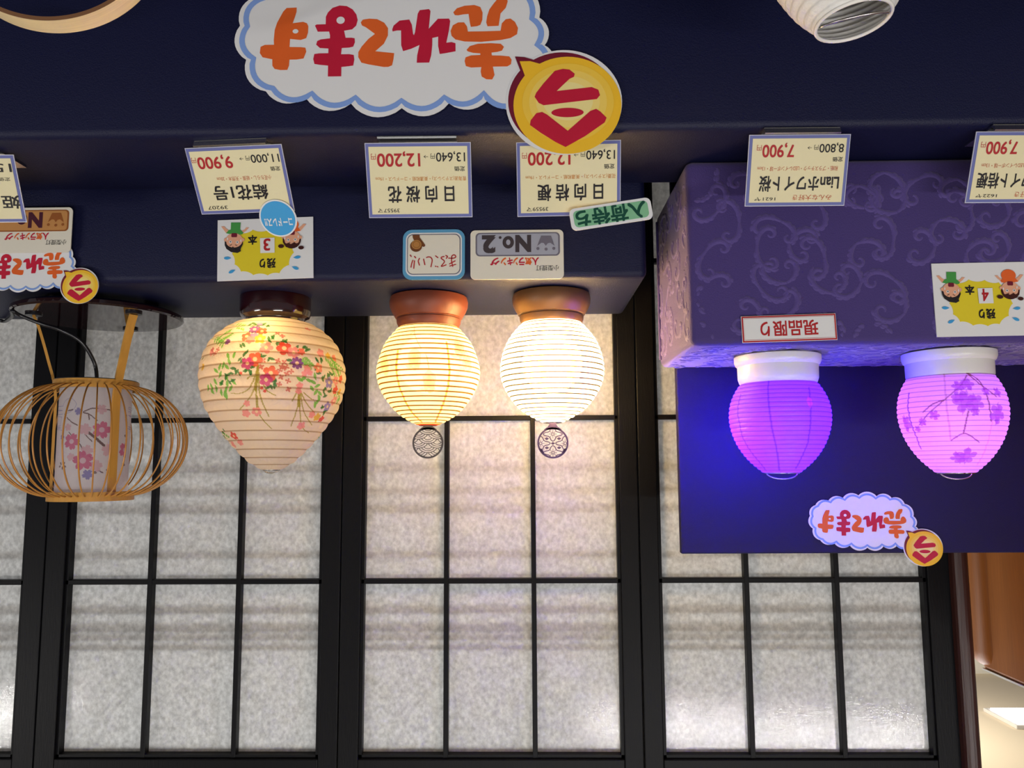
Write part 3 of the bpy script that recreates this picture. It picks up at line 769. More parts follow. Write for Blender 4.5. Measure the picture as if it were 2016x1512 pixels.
def finial(kind, R, m):
    T = 0.0011
    V, FF = [], []
    def ribbon(pts, w, closed=False):
        pts = [np.array(p, float) for p in pts]; n = len(pts)
        if n < 2: return
        b0 = len(V)
        for i in range(n):
            a, b = (pts[i - 1] if (i or closed) else pts[i]), (pts[(i + 1) % n] if (i < n - 1 or closed) else pts[i])
            t = b - a; t = t / (np.linalg.norm(t) + 1e-12); q = np.array([-t[1], t[0]]) * w / 2
            for sgn in (1, -1):
                for yy in (-T / 2, T / 2): V.append((pts[i][0] + sgn * q[0], yy, pts[i][1] + sgn * q[1]))
        for i in range(n if closed else n - 1):
            a, c = b0 + 4 * i, b0 + 4 * ((i + 1) % n)
            FF.extend([(a, a + 2, c + 2, c), (a + 1, c + 1, c + 3, a + 3), (a, c, c + 1, a + 1), (a + 2, a + 3, c + 3, c + 2)])
        if not closed:
            FF.append((b0, b0 + 1, b0 + 3, b0 + 2)); e = b0 + 4 * (n - 1); FF.append((e, e + 2, e + 3, e + 1))
    def blob(poly):
        b0 = len(V); n = len(poly)
        for yy in (-T / 2, T / 2): V.extend([(x, yy, z) for x, z in poly])
        FF.append(tuple(range(b0, b0 + n))); FF.append(tuple(range(b0 + n, b0 + 2 * n))[::-1])
        for i in range(n): j = (i + 1) % n; FF.append((b0 + j, b0 + i, b0 + n + i, b0 + n + j))
    ri = R * 0.93
    ribbon([(ri * cos(t), ri * sin(t)) for t in np.linspace(0, 2 * pi, 64, endpoint=False)], R * 0.115, True)
    # neck that flares into the ring, and a tongue into the lantern mouth
    blob([(-R * 0.22, -R * 1.42), (-R * 0.22, -R * 1.18), (-R * 0.32, -R * 1.02), (-R * 0.58, -R * 0.84), (R * 0.58, -R * 0.84), (R * 0.32, -R * 1.02), (R * 0.22, -R * 1.18), (R * 0.22, -R * 1.42)][::-1])
    if kind == 'wave':
        u = R / 175.0
        cs = []
        for r in range(-2, 9):
            y = -165 + 50 * r
            for c in range(-3, 4):
                x = c * 208 + (104 if r % 2 else 0)
                cs.append((x, y, r))
        for x, y, r in cs:
            for rad in (72, 51, 30, 0):
                if rad == 0: continue
                seg = []
                for t in np.linspace(0, pi, 40):
                    px_, py_ = x + rad * 1.45 * cos(t), y + rad * sin(t)
                    hid = px_ ** 2 + py_ ** 2 > 160 ** 2
                    for x2, y2, r2 in cs:
                        if r2 < r and ((px_ - x2) / 1.45) ** 2 + (py_ - y2) ** 2 < 71.5 ** 2: hid = True; break
                    if hid:
                        ribbon(seg, 7 * u); seg = []
                    else: seg.append((px_ * u, py_ * u))
                ribbon(seg, 7 * u)
    else:
        u = R / 180.0
        for fx_, fy_ in ((0, 112), (0, -100), (140, 5), (-140, 5)):
            def inside(p): return p[0] ** 2 + p[1] ** 2 < 165 ** 2
            q = []
            for t in np.linspace(0, 2 * pi, 73):
                rad = 76 + 22 * cos(4 * t) - 8 * abs(sin(4 * t))
                p = (fx_ + rad * 1.12 * cos(t), fy_ + rad * 0.82 * sin(t))
                if inside(p): q.append((p[0] * u, p[1] * u))
                else: ribbon(q, 10 * u); q = []
            ribbon(q, 10 * u)
            ribbon([((fx_ + 15 * cos(t)) * u, (fy_ + 15 * sin(t)) * u) for t in np.linspace(0, 2 * pi, 18, endpoint=False)], 6 * u, True)
            for a in np.linspace(0, 2 * pi, 8, endpoint=False):
                q = [(fx_ + d * cos(a), fy_ + d * sin(a)) for d in (17, 44)]
                if all(inside(p) for p in q): ribbon([(p[0] * u, p[1] * u) for p in q], 5 * u)
        for x, y in ((0, 6), (70, 56), (-70, 56), (70, -48), (-70, -48)):
            blob([(x * u, (y + 17) * u), ((x - 26) * u, y * u), (x * u, (y - 17) * u), ((x + 26) * u, y * u)])
        for sx in (-1, 1): blob([(sx * 120 * u, 118 * u), (sx * 158 * u, 60 * u), (sx * 128 * u, 66 * u), (sx * 104 * u, 100 * u)][::sx])
    return mesh_obj('finial', V, FF, m)
Z6 = zpx(700, 540, 3.733)
def paint_yellow(S):
    YO = (0.80, 0.55, 0.26)
    for x, y in ((430, 600), (540, 770), (210, 640), (760, 520), (820, 620)):
        for q, (dx, dy, ln, w, r) in enumerate(((0, 0, 0.020, 0.014, 1.5), (-14, 30, .018, .008, 1.8), (18, 30, .018, .008, 1.3), (0, 50, .016, .010, 1.5), (-34, 80, .010, .004, .4), (20, 84, .010, .005, 2.4))):
            S.leaf(*S.at(*Z6(x + dx, y + dy)), ln, w, r, YO, 0.5)
    RS = (0.85, 0.30, 0.12)
    S.line([Z6(490, 1088), Z6(420, 1020), Z6(365, 930), Z6(325, 830), Z6(300, 700), Z6(310, 560)], 0.0022, RS, 0.85)
    S.line([Z6(585, 1088), Z6(640, 960), Z6(678, 830), Z6(690, 700), Z6(670, 500)], 0.0022, RS, 0.85)
    for pts in (((430, 380), (440, 460), (480, 540)), ((520, 590), (540, 690)), ((400, 440), (440, 410))): S.line([Z6(*p) for p in pts], 0.0008, (0.55, 0.30, 0.08), 0.8)
    e = S.n - int(S.n * 0.035)
    S.col[e:] = (0.9, 0.16, 0.06)
def paint_white(S):
    for pts in (((1380, 330), (1350, 400), (1345, 450)), ((1570, 345), (1640, 420))): S.line([Z6(*p) for p in pts], 0.003, (0.55, 0.66, 0.66), 0.7)
pyl = [(165, 352), (225, 400), (310, 500), (355, 600), (381, 705), (370, 800), (326, 900), (250, 1000), (175, 1060), (105, 1098), (66, 1112)]
bright(845, 568, TERRA, 843.5, pyl, 540, 3.733, 'glowing yellow paper lantern on a terracotta red base, with a wave-pattern metal disc on top', (1, 0.66, 0.20, 1), 22, (0.94, 0.90, 0.66), (0.12, 0.045, 0.010), paint_yellow, STEEL, 'wave')
pwh = [(170, 325), (232, 375), (315, 475), (362, 580), (382, 690), (372, 785), (330, 880), (255, 980), (175, 1038), (100, 1078), (66, 1094)]
bright(1083, 561, BRONZE, 1087, pwh, 540, 3.733, 'dazzling white paper lantern on a bronze brown base, with a flower-pattern metal disc on top', (1, 0.64, 0.25, 1), 160, (0.95, 0.94, 0.90), (0.014, 0.010, 0.006), paint_white, PURPSTEEL, 'flower')

# ---- 4, 5: purple lanterns on the damask box
def purple(cx, contact, bhw, gcx, ghw, y0, y1, label, bcolor, bstr, base, paint, bx_, by_):
    zb_ = zb1 + 0.0012
    k0 = pxm(cx, contact + 20, 0.72)
    Yc = atZ(cx, contact, zb_)[1] + bhw * k0
    Xc = atY(cx, contact + 30, Yc)[0]
    root = empty('small_paper_lantern', label, 'lantern', (Xc, Yc, zb_), 'small paper lanterns on the purple box')
    k = pxm(cx, contact + 20, Yc) * wide(cx)
    h = bhw / 86.5
    lathe('base', [(0, 0), (84 * k * h, 0), (86.5 * k * h, 2 * k), (86.5 * k * h, 12 * k * h), (84 * k * h, 19 * k * h), (80.5 * k * h, 22 * k * h), (80 * k * h, 48 * k * h), (77 * k * h, 57 * k * h), (70 * k * h, 62 * k * h), (20 * k, 62.5 * k * h)], PLASTIC, root)
    hgt = (y1 - y0)
    pr = [(0.62, 0.0), (0.80, 0.09), (0.95, 0.24), (1.0, 0.40), (0.965, 0.55), (0.85, 0.71), (0.66, 0.855), (0.46, 0.955), (0.345, 1.0)]
    S = Shade([(a * ghw, b * hgt) for a, b in pr], Xc, Yc, gcx, y0, 1.0, 560, 10, 24, 0.0008, base, (0.30, 0.22, 0.34), 0.07)
    paint(S); S.mirror_back()
    S.build('shade', paper_shade('small_lantern_paper', transp=0.015, trans=0.8, bump=0.3, bscale=140), root, (Xc, Yc, zb_))
    zt, rt = S.zz[-1] - zb_, S.rr[-1]
    tube('top_ring', ring_pts(rt, zt), 0.0009, WIRE, root)
    tube('wire_handle', handle_pts(rt * 0.95, zt, 0.0060, -0.004), 0.0006, WIRE, root)
    bulb(root, (bx_, by_, (S.zz[S.n // 2] - zb_) * 1.0), 0.018, bcolor, bstr)
    return root
Z7 = zpx(1320, 660, 2.897)
def seam(S, pts, c=(0.32, 0.13, 0.42)): S.line([Z7(*p) for p in pts], 0.0016, c, 0.7)
def paint4(S):
    seam(S, [(560, 240), (558, 350), (575, 500), (610, 680), (620, 770)]); seam(S, [(790, 300), (800, 450), (780, 620), (715, 760)]); seam(S, [(400, 340), (385, 450), (430, 620), (545, 770)])
    S.leaf(*S.at(*Z7(792, 380)), 0.012, 0.006, 1.6, (0.9, 0.25, 0.25), 0.7)  # reddish glow of the bulb through the paper, painted into the print
    for x, y in (): S.leaf(*S.at(*Z7(x, y)), 0.014, 0.008, 1.2, (0.95, 0.6, 0.75), 0.4)
def paint5(S):
    seam(S, [(1560, 220), (1575, 400), (1600, 600)], (0.62, 0.45, 0.45)); seam(S, [(1360, 330), (1360, 450), (1430, 650)]); seam(S, [(1840, 480), (1800, 640), (1750, 740)], (0.75, 0.5, 0.6))
    BRN, VI = (0.30, 0.14, 0.14), (0.42, 0.12, 0.50)
    for pts in (((1690, 215), (1760, 260), (1810, 360), (1830, 490)), ((1690, 230), (1650, 290), (1560, 370), (1470, 450), (1420, 510)), ((1700, 225), (1780, 290), (1860, 350)), ((1560, 370), (1500, 390), (1440, 440)), ((1700, 430), (1680, 520), (1670, 560)), ((1600, 600), (1680, 560), (1760, 610))):
        S.line([Z7(*p) for p in pts], 0.0013, BRN, 0.75)
    for x, y, w in ((1680, 380, 1.5), (1740, 385, 1.2), (1640, 350, .8), (1865, 450, 1.4), (1345, 505, 1.2), (1690, 690, 1.3), (1640, 700, 1.0), (1440, 495, .6), (1505, 455, .7), (1410, 535, .5), (1865, 325, .7), (1690, 280, .9), (1640, 290, .8), (1800, 320, .6), (1740, 435, .6)):
        i, j = S.at(*Z7(x, y))
        S.flower(i, j, 0.0068 * w, VI, n=5, rot=w * 7, inner=0.45, a=0.75, core=(0.7, 0.4, 0.7))
        S.leaf(i, j, 0.016 * w, 0.004 * w, 0.3 + w, VI, 0.6)
purple(1530, 689, 86.5, 1538, 102, 745, 932, 'violet-blue glowing paper lantern on a white base, nearer the bright lanterns', (0.019, 0.0012, 1.0, 1), 330, (0.52, 0.27, 0.66), paint4, 0.011, 0.010)
purple(1867, 680, 96, 1879, 112, 726, 932, 'pink-magenta glowing paper lantern with painted bellflowers on a white base', (0.48, 0.12, 0.95, 1), 20, (0.80, 0.66, 0.80), paint5, 0.0, 0.004)

# ---- unlit white lantern on the lowest step, top right of the photo
Yw = 0.455
tipx, tipy = 1680, 44
ptip = atY(tipx, tipy, Yw)
root = empty('unlit_lantern', 'unlit white paper lantern with an open wire-ringed top, on the lowest step', 'lantern', (ptip[0], ptip[1], ZCC + 0.006))
H = ptip[2] - ZCC - 0.004
rt = 0.0222
lathe('base', [(0, 0.0), (0.046, 0.0), (0.047, 0.010), (0.043, 0.016), (0.043, 0.030), (0.038, 0.036), (0.01, 0.036)], PLASTIC, root)
prof = catmull([(0.033, 0.034), (0.046, 0.05), (0.056, 0.08), (0.058, 0.105), (0.047, H - 0.045), (0.0355, H - 0.019), (0.027, H - 0.006), (rt, H)], 26)
sl = np.concatenate([[0], np.cumsum(np.hypot(np.diff(prof[:, 0]), np.diff(prof[:, 1])))]); SS = np.linspace(0, sl[-1], 200)
rr_, zz_ = np.interp(SS, sl, prof[:, 0]), np.interp(SS, sl, prof[:, 1])
ph = np.arange(200) / 200 * 26 % 1.0
lanw = lathe('shade', [(r - 0.0011 * (1 - sin(pi * p)), z) for r, z, p in zip(rr_, zz_, ph)], mat('unlit_paper', (0.80, 0.79, 0.77, 1), rough=0.7, spec=0.2, bump=0.5, bscale=120), root, n=120)
lanw.modifiers.clear()
tube('top_ring', ring_pts(rt, H), 0.0012, mat('paper_binding', srgb(235, 232, 228)), root)
hp = [(-rt * cos(pi * i / 20) * cos(0.5), -rt * 0.55 * sin(pi * i / 20) - rt * cos(pi * i / 20) * sin(0.5) * 0.3, H + 0.004 * sin(pi * i / 20)) for i in range(21)]
tube('wire_handle', hp, 0.0008, WIRE, root)
RM = Matrix.Rotation(radians(1), 4, 'X') @ Matrix.Rotation(radians(-6), 4, 'Y')
q_ = Vector(ptip) - RM @ Vector((0, 0, H))
root.rotation_euler = RM.to_euler(); root.location = (q_.x, q_.y, ZCC + 0.004)

# ---- pale bent wood hoop, top left of the photo
Yh = 0.50
pt_ = atY(100, 53, Yh)
Rh = 0.0745
root = empty('bentwood_hoop', 'pale bent-wood hoop standing upright on the lowest step', 'hoop', (pt_[0] + 0.002, Yh, ZCC))
zc_ = pt_[2] - Rh - ZCC
V, FF = [], []
n = 120
for i in range(n):
    a = 2 * pi * i / n
    for r, y in ((Rh, -0.0078), (Rh, 0.0078), (Rh - 0.0030, 0.0078), (Rh - 0.0030, -0.0078)): V.append((r * cos(a), y, zc_ + r * sin(a)))
for i in range(n):
    j = (i + 1) % n
    for q in range(4): FF.append((i * 4 + q, i * 4 + (q + 1) % 4, j * 4 + (q + 1) % 4, j * 4 + q))
mesh_obj('hoop_band', V, FF, [HOOPWOOD, mat('hoop_edge_brown', srgb(120, 84, 58), rough=0.5)], root, mi=[(0, 0, 0, 1)[k % 4] for k in range(len(FF))])  # front edge of the band is a darker brown
zfoot = zc_ - Rh
box('foot', -0.03, 0.03, -0.02, 0.02, 0.0, zfoot + 0.004, HOOPWOOD, root, bev=0.002)
root.rotation_euler = (0, 0, radians(-6))

# ---- bamboo cage lamp
zd = ZA + 0.016
Yd = 0.859
cxp = 197
Xd = 0.486
root = empty('bamboo_lamp', 'bamboo cage lamp with a cherry blossom shade on a round glossy plum black base', 'lamp', (Xd, Yd, ZA))
kd = pxm(190, 860, Yd) * wide(190)
rd = 0.088
lathe('base_disc', [(0, 0.008), (rd - 0.004, 0.008), (rd, 0.0105), (rd, 0.0140), (rd - 0.002, 0.0157), (0, 0.0160)], LACQUER2, root, n=96)
for a in (0.9, 2.99, 5.09): lathe('foot', [(0, 0), (0.008, 0), (0.009, 0.009), (0, 0.009)], CABLE, root, n=20, center=(0.055 * cos(a), 0.055 * sin(a)))
def zl(py): return atY(190, py, Yd)[2] - ZA
xo = 0.0
z1, z2 = zl(760), zl(976)
Rr = 86.5 * kd
def hoop(z0, z1_, r, name='ring', m=BAMBOO, t=0.003):
    return lathe(name, [(r - t, z0), (r, z0), (r, z1_), (r - t, z1_), (r - t, z0)], m, root, n=72, center=(xo, 0))
hoop(z1 - 0.0045, z1 + 0.0050, Rr, 'lower_ring'); hoop(z2 - 0.0050, z2 + 0.0050, Rr, 'upper_ring')
lathe('socket_plate', [(0, z1 - 0.0055), (Rr - 0.001, z1 - 0.0055), (Rr - 0.001, z1 - 0.002), (0, z1 - 0.002)], CABLE, root, n=60, center=(xo, 0))
Rm = 193 * kd
NR = 42
rib0 = None
for i in range(NR):
    a = 2 * pi * (i + 0.5) / NR
    if rib0 is None:
        q = [(Rr + (Rm - Rr) * max(0.0, 1 - abs(2 * t - 1) ** 2.1) ** 0.62, z1 + 0.0015 + (z2 - z1 - 0.002) * t) for t in (0.5 - 0.5 * cos(pi * i / 44) for i in range(45))]
        rib0 = tube('rib', [(0, -r, z) for r, z in q], 0.00085, BAMBOO2, root, n=6)
        rib0.location = (xo, 0, 0); rib0.rotation_euler = (0, 0, a)
    else:
        c = rib0.copy(); COL.objects.link(c); c.parent = root; c.rotation_euler = (0, 0, a)
# three flat bamboo legs that spread onto the disc
for ang in (radians(-149), radians(-30), radians(91)):
    # angle measured in plan so that the first leg stands nearest the shopper
    d = np.array([cos(ang), sin(ang)]); 
    q = catmull([(0.0650, 0.0180), (0.0598, 0.030), (0.0535, 0.050), (0.0478, 0.070), (0.0432, 0.086), (0.0402, 0.102), (0.0392, 0.118), (Rr - 0.0042, (z1 + z2) / 2), (Rr - 0.0045, z2 + 0.003)], 8)
    tube('leg', [(xo * min(1, max(0, (z - 0.02) / 0.05)) + r * d[0], r * d[1], z) for r, z in q], 1, BAMBOO, root, flat=(0.0085, 0.0028, (d[0], d[1], 0)))
    lathe('foot_pad', [(0, 0.0158), (0.0085, 0.0158), (0.0085, 0.0180), (0, 0.0180)], CABLE, root, n=24, center=(0.0650 * d[0], 0.0650 * d[1]))
# printed shade inside
Sb = Shade([(73 * kd * F / 1.0 * 0 + 72, 768), (72.3, 830), (72.6, 900), (73, 968)], Xd + xo, Yd, 187, 0, 1.0, 560, 10, 26, 0.0, (0.93, 0.88, 0.92), (1, 1, 1), -1)
ZB5 = zpx(90, 740, 5.815)
PS, PP, BL, BW = (0.78, 0.16, 0.33), (0.86, 0.55, 0.62), (0.30, 0.27, 0.62), (0.22, 0.13, 0.13)
for pts in (((245, 480), (300, 530), (365, 565)), ((430, 412), (555, 370), (790, 400)), ((430, 420), (500, 440), (590, 510)), ((490, 440), (500, 500)), ((450, 670), (530, 750)), ((390, 780), (425, 840)), ((265, 645), (290, 675)), ((485, 910), (520, 935)), ((610, 1085), (655, 1110)), ((750, 890), (780, 925)), ((740, 625), (800, 630)), ((310, 385), (260, 400))):
    Sb.line([ZB5(*p) for p in pts], 0.0011, BW, 0.85)
Sb.line([ZB5(495, 650), ZB5(580, 720), ZB5(670, 800)], 0.0024, BW, 0.85)
Sb.line([ZB5(190, 420), ZB5(215, 300), ZB5(290, 255), ZB5(350, 320), ZB5(300, 400), ZB5(210, 440)], 0.0006, BL, 0.8)
Sb.line([ZB5(195, 430), ZB5(170, 560), ZB5(190, 640)], 0.0006, BL, 0.8)
for x, y, R, c in ((450, 610, 60, PP), (640, 385, 52, PP), (470, 860, 60, PP), (720, 850, 66, PP), (575, 1030, 62, PP), (285, 930, 42, PP), (255, 590, 40, PP), (640, 620, 88, PS), (295, 750, 84, PS), (425, 970, 98, PS), (935, 850, 84, PS), (375, 405, 40, BL), (480, 1130, 52, BL), (775, 765, 38, BL), (190, 700, 30, BL)):
    Sb.flower(*Sb.at(*ZB5(x, y)), R * 0.000113, c, n=5, rot=R * 1.3, inner=0.55, a=0.9, notch=True, core=(0.93, 0.70, 0.78) if c is PS else None)
for x, y in ((770, 520), (710, 1080), (565, 1105), (950, 1020), (990, 690)): Sb.leaf(*Sb.at(*ZB5(x, y)), 0.0042, 0.003, 0.5, BW, 0.85)
for x, y in ((960, 487), (190, 1027)):
    for q in range(5):
        i, j = Sb.at(*ZB5(x + 30 * sin(q * 1.257), y + 30 * cos(q * 1.257))); Sb.leaf(i, j, 0.0040, 0.0022, 1.57 - q * 1.257, BW, 0.85)
Sb.mirror_back()
Sb.build('shade', paper_shade('blossom_shade_film', transp=0.0, trans=0.6, bump=0.05, bscale=200, gloss=0.05), root, (Xd, Yd, ZA))
# cable
cp = [(Xd + xo + 0.004, Yd + 0.0, ZA + z1 - 0.005)]
def cpt(x, y, Y): return tuple(atY(x, y, Y))
cpts = catmull([(Xd + xo + 0.0, Yd, ZA + z1 - 0.004), cpt(186, 715, Yd - 0.005), cpt(160, 673, Yd - 0.020), cpt(120, 650, Yd - 0.032), cpt(80, 637, Yd - 0.045), cpt(40, 621, Yd - 0.055), cpt(24, 612, Yd - 0.060), cpt(24, 622, Yd - 0.01), (atZ(22, 633, ZA + 0.003)[0], 0.925, ZA + 0.0045), (atZ(14, 636, ZA + 0.003)[0], 0.930, ZA + 0.0028), (atZ(-20, 636, ZA + 0.003)[0], 0.930, ZA + 0.0026), (0.80, 0.925, ZA + 0.0026)], 8)
tube('cable', [(p[0] - Xd, p[1] - Yd, p[2] - ZA) for p in cpts], 0.0021, CABLE, root, n=10)

for o_ in list(bpy.data.objects):       # the ring and wire belong to the paper shade
    if o_.name.split('.')[0] in ('top_ring', 'wire_handle') and o_.parent:
        for c_ in o_.parent.children:
            if c_.name.split('.')[0] == 'shade': o_.parent = c_; break
# ------------------------------------------------------------------ signs
RY = 0.7505           # just in front of the upper riser
RB = 0.6205           # just in front of the middle riser
# sticker geometry in pixels of the big one
PA = lambda L: [(500 + x / 7.754, y / 7.754) for x, y in L]
PB_ = lambda L: [(760 + x / 7.754, y / 7.754) for x, y in L]
PC = lambda L: [(980 + x / 6.3, 90 + y / 6.3) for x, y in L]
P5 = lambda L: [(509.7 + 0.4414 * (x - 232), 150 + 0.4376 * (y - 690)) for x, y in L]
ST_SU = PA([(470, 45), (625, 40), (625, 110), (600, 200), (570, 295), (730, 275), (790, 300), (812, 350), (810, 450), (785, 540), (700, 570), (535, 550), (530, 680), (700, 685), (775, 695), (790, 760), (750, 870), (640, 885), (535, 885), (530, 980), (505, 1050), (400, 1050), (310, 1030), (275, 980), (270, 875), (120, 840), (75, 770), (85, 670), (150, 640), (290, 640), (285, 560), (295, 400), (330, 280), (420, 100)])
ST_MA = PA([(1080, 200), (1110, 130), (1180, 55), (1290, 18), (1400, 30), (1490, 85), (1550, 170), (1572, 260), (1550, 350), (1490, 410), (1365, 430), (1380, 500), (1390, 545), (1480, 545), (1530, 555), (1535, 620), (1510, 690), (1450, 705), (1335, 710), (1325, 810), (1450, 810), (1520, 825), (1530, 900), (1515, 995), (1440, 1005), (1335, 1015), (1335, 1165), (1130, 1165), (1130, 990), (1000, 975), (920, 960), (900, 880), (915, 800), (990, 790), (1130, 790), (1130, 715), (1000, 705), (940, 650), (955, 590), (1010, 565), (1150, 550), (1150, 500), (1135, 440), (960, 440), (915, 340), (940, 322), (1080, 320)])
ST_TE = PA([(1620, 300), (1650, 255), (1750, 240), (1870, 250), (1980, 310), (2040, 400), (2040, 520), (1980, 650), (1850, 770), (2016, 790), (2140, 805), (2130, 900), (2110, 1000), (2050, 1025), (1980, 1025), (1750, 980), (1640, 950), (1590, 860), (1590, 780), (1640, 690), (1740, 570), (1840, 490), (1790, 450), (1700, 380), (1640, 350)])
ST_RE = PB_([(90, 420), (110, 360), (200, 280), (350, 265), (390, 350), (410, 500), (425, 520), (440, 470), (480, 170), (510, 115), (650, 100), (675, 130), (665, 250), (650, 420), (790, 260), (960, 260), (978, 300), (960, 450), (920, 650), (1000, 640), (1060, 660), (1062, 790), (900, 820), (820, 830), (795, 700), (795, 550), (705, 570), (705, 680), (690, 850), (660, 965), (470, 965), (475, 850), (510, 680), (380, 740), (260, 775), (230, 680), (225, 440), (160, 440), (95, 455)])
ST_U = [PB_(q) for q in ([(1025, 160), (1080, 95), (1200, 55), (1350, 45), (1440, 80), (1475, 170), (1470, 290), (1440, 370), (1390, 390), (1295, 400), (1280, 330), (1260, 190), (1180, 195), (1100, 210), (1050, 205)],
        [(1580, 120), (1650, 20), (1700, -40), (1850, -60), (1860, 0), (1830, 100), (1750, 190), (1720, 390), (1550, 395), (1530, 330), (1545, 230)],
        [(985, 460), (1020, 370), (1100, 325), (1190, 325), (1235, 390), (1250, 475), (1500, 475), (1750, 470), (1770, 350), (1830, 285), (1900, 275), (1970, 330), (2016, 430), (2000, 530), (1900, 590), (1750, 620), (1450, 645), (1200, 635), (1060, 600), (1000, 540)],
        [(1230, 770), (1280, 710), (1400, 675), (1600, 668), (1750, 680), (1800, 730), (1770, 790), (1700, 810), (1610, 820), (1615, 865), (1750, 870), (1880, 885), (1915, 940), (1905, 1010), (1850, 1045), (1630, 1045), (1655, 1180), (1620, 1250), (1530, 1245), (1460, 1200), (1445, 1120), (1455, 1050), (1300, 1055), (1220, 1030), (1200, 950), (1215, 890), (1300, 860), (1440, 855), (1440, 830), (1330, 820), (1250, 795)])]
CUSP = P5([(172, 445), (245, 310), (410, 260), (597, 225), (785, 195), (1000, 200), (1185, 212), (1345, 278), (1450, 430), (1472, 555), (1500, 660), (1400, 820), (1235, 778), (1060, 795), (870, 808), (665, 790), (470, 768), (295, 742), (205, 600)])
NOW = PC([(700, 360), (800, 335), (880, 345), (945, 400), (935, 440), (880, 465), (720, 620), (1150, 575), (1230, 610), (1250, 680), (1210, 730), (560, 800), (500, 770), (450, 690), (470, 640), (560, 520)])
ROOF = PC([(390, 1050), (400, 990), (470, 900), (540, 885), (600, 920), (850, 1130), (1130, 880), (1200, 855), (1250, 890), (1325, 970), (1300, 1030), (1060, 1200), (820, 1335), (700, 1270), (520, 1150)])
def sticker(O, s, label, rot=0.0, group='sold-well cloud stickers', rx=829, ry=110):
    S = Sign('cloud_sticker', label, 'sticker', O, (cos(rot), 0, sin(rot)), (-sin(rot), 0, cos(rot)), group)
    T = lambda L: [(-(x - rx) * s, (y - ry) * s) for x, y in L]
    c = np.mean(np.array(CUSP), 0)
    outer = [tuple(np.array(p) + (np.array(p) - c) / np.linalg.norm(np.array(p) - c) * 15) for p in CUSP]
    S.solid('cloud', WHITE, T(scallop(outer, 0.23, c=c)), 0.0006)
    S.stroke('cloud_outline', CLOUDBLUE, T(scallop(CUSP, 0.24, c=c)), 11 * s, 1, closed=True)
    for q in (ST_SU, ST_TE): S.fill('lettering', ORANGE, T(q), 1)
    for q in (ST_MA, ST_RE): S.fill('lettering', CRIMSON, T(q), 1)
    for q in ST_U: S.fill('lettering', ORANGE, T(q), 1)
    S.fill('lettering', WHITE, T(ell(500 + 618 / 7.754, 430 / 7.754, 5.8, 4.6)), 2)
    S.fill('lettering', WHITE, T(ell(500 + 1310 / 7.754, 262 / 7.754, 8.2, 7.6)), 2)
    S.solid('bubble', WHITE, T(PC(ell(808, 755, 712, 672, 60))), 0.0006, 3 * EPS)
    S.fill('bubble', MAROON, T(PC(ell(785, 737, 660, 622, 60))), 4)
    S.fill('bubble', MAROON, T(PC([(212, 160), (330, 170), (455, 210), (560, 300), (340, 480), (290, 380)])), 4)
    S.fill('bubble', YELLOW, T(PC(ell(850, 797, 660, 622, 60))), 5)
    S.fill('bubble', YELLOW, T(PC([(270, 225), (400, 225), (540, 268), (600, 330), (380, 520), (335, 420)])), 5)
    for q_, m_ in enumerate((YEL1, YEL2, YEL3, PALEYEL)): S.fill('bubble', m_, T(PC(ell(858, 765 - 5 * q_, 560 - 85 * q_, 500 - 85 * q_, 50))), 6)
    S.fill('bubble_lettering', CRIMSON, T(NOW), 7); S.fill('bubble_lettering', CRIMSON, T(ROOF), 7)
    S.fill('bubble_lettering', CRIMSON, T(PC(ell(850, 897, 197, 60))), 7)
    return S.finish()
o = atY(829, 110, RB - 0.0005)
sticker(o, pxm(829, 110, RB), 'huge white cloud sticker with a yellow speech bubble on the middle step front')
sl_ = atY(60, 530, RY - 0.0025)
sb = pxm(60, 530, RY)
def place_small(x, y, Y, frac, label, rot=0):
    """photo pixel of the bubble centre"""
    s = pxm(x, y, Y) * frac; c = atY(x, y, Y)
    dx, dy = -(1108.6 - 829) * s, (210.6 - 110) * s
    O = c - np.array([dx * cos(rot) - dy * sin(rot), 0, dx * sin(rot) + dy * cos(rot)])
    return sticker(O, s, label, rot)
place_small(157, 563, RY - 0.0016, 0.338, 'small white cloud sticker with a yellow bubble in front of the bamboo cage lamp base', 0.03)
place_small(1817, 1078, yb - 0.0016, 0.342, 'small cloud sticker tinted violet, on the dark blue backboard', -0.02)

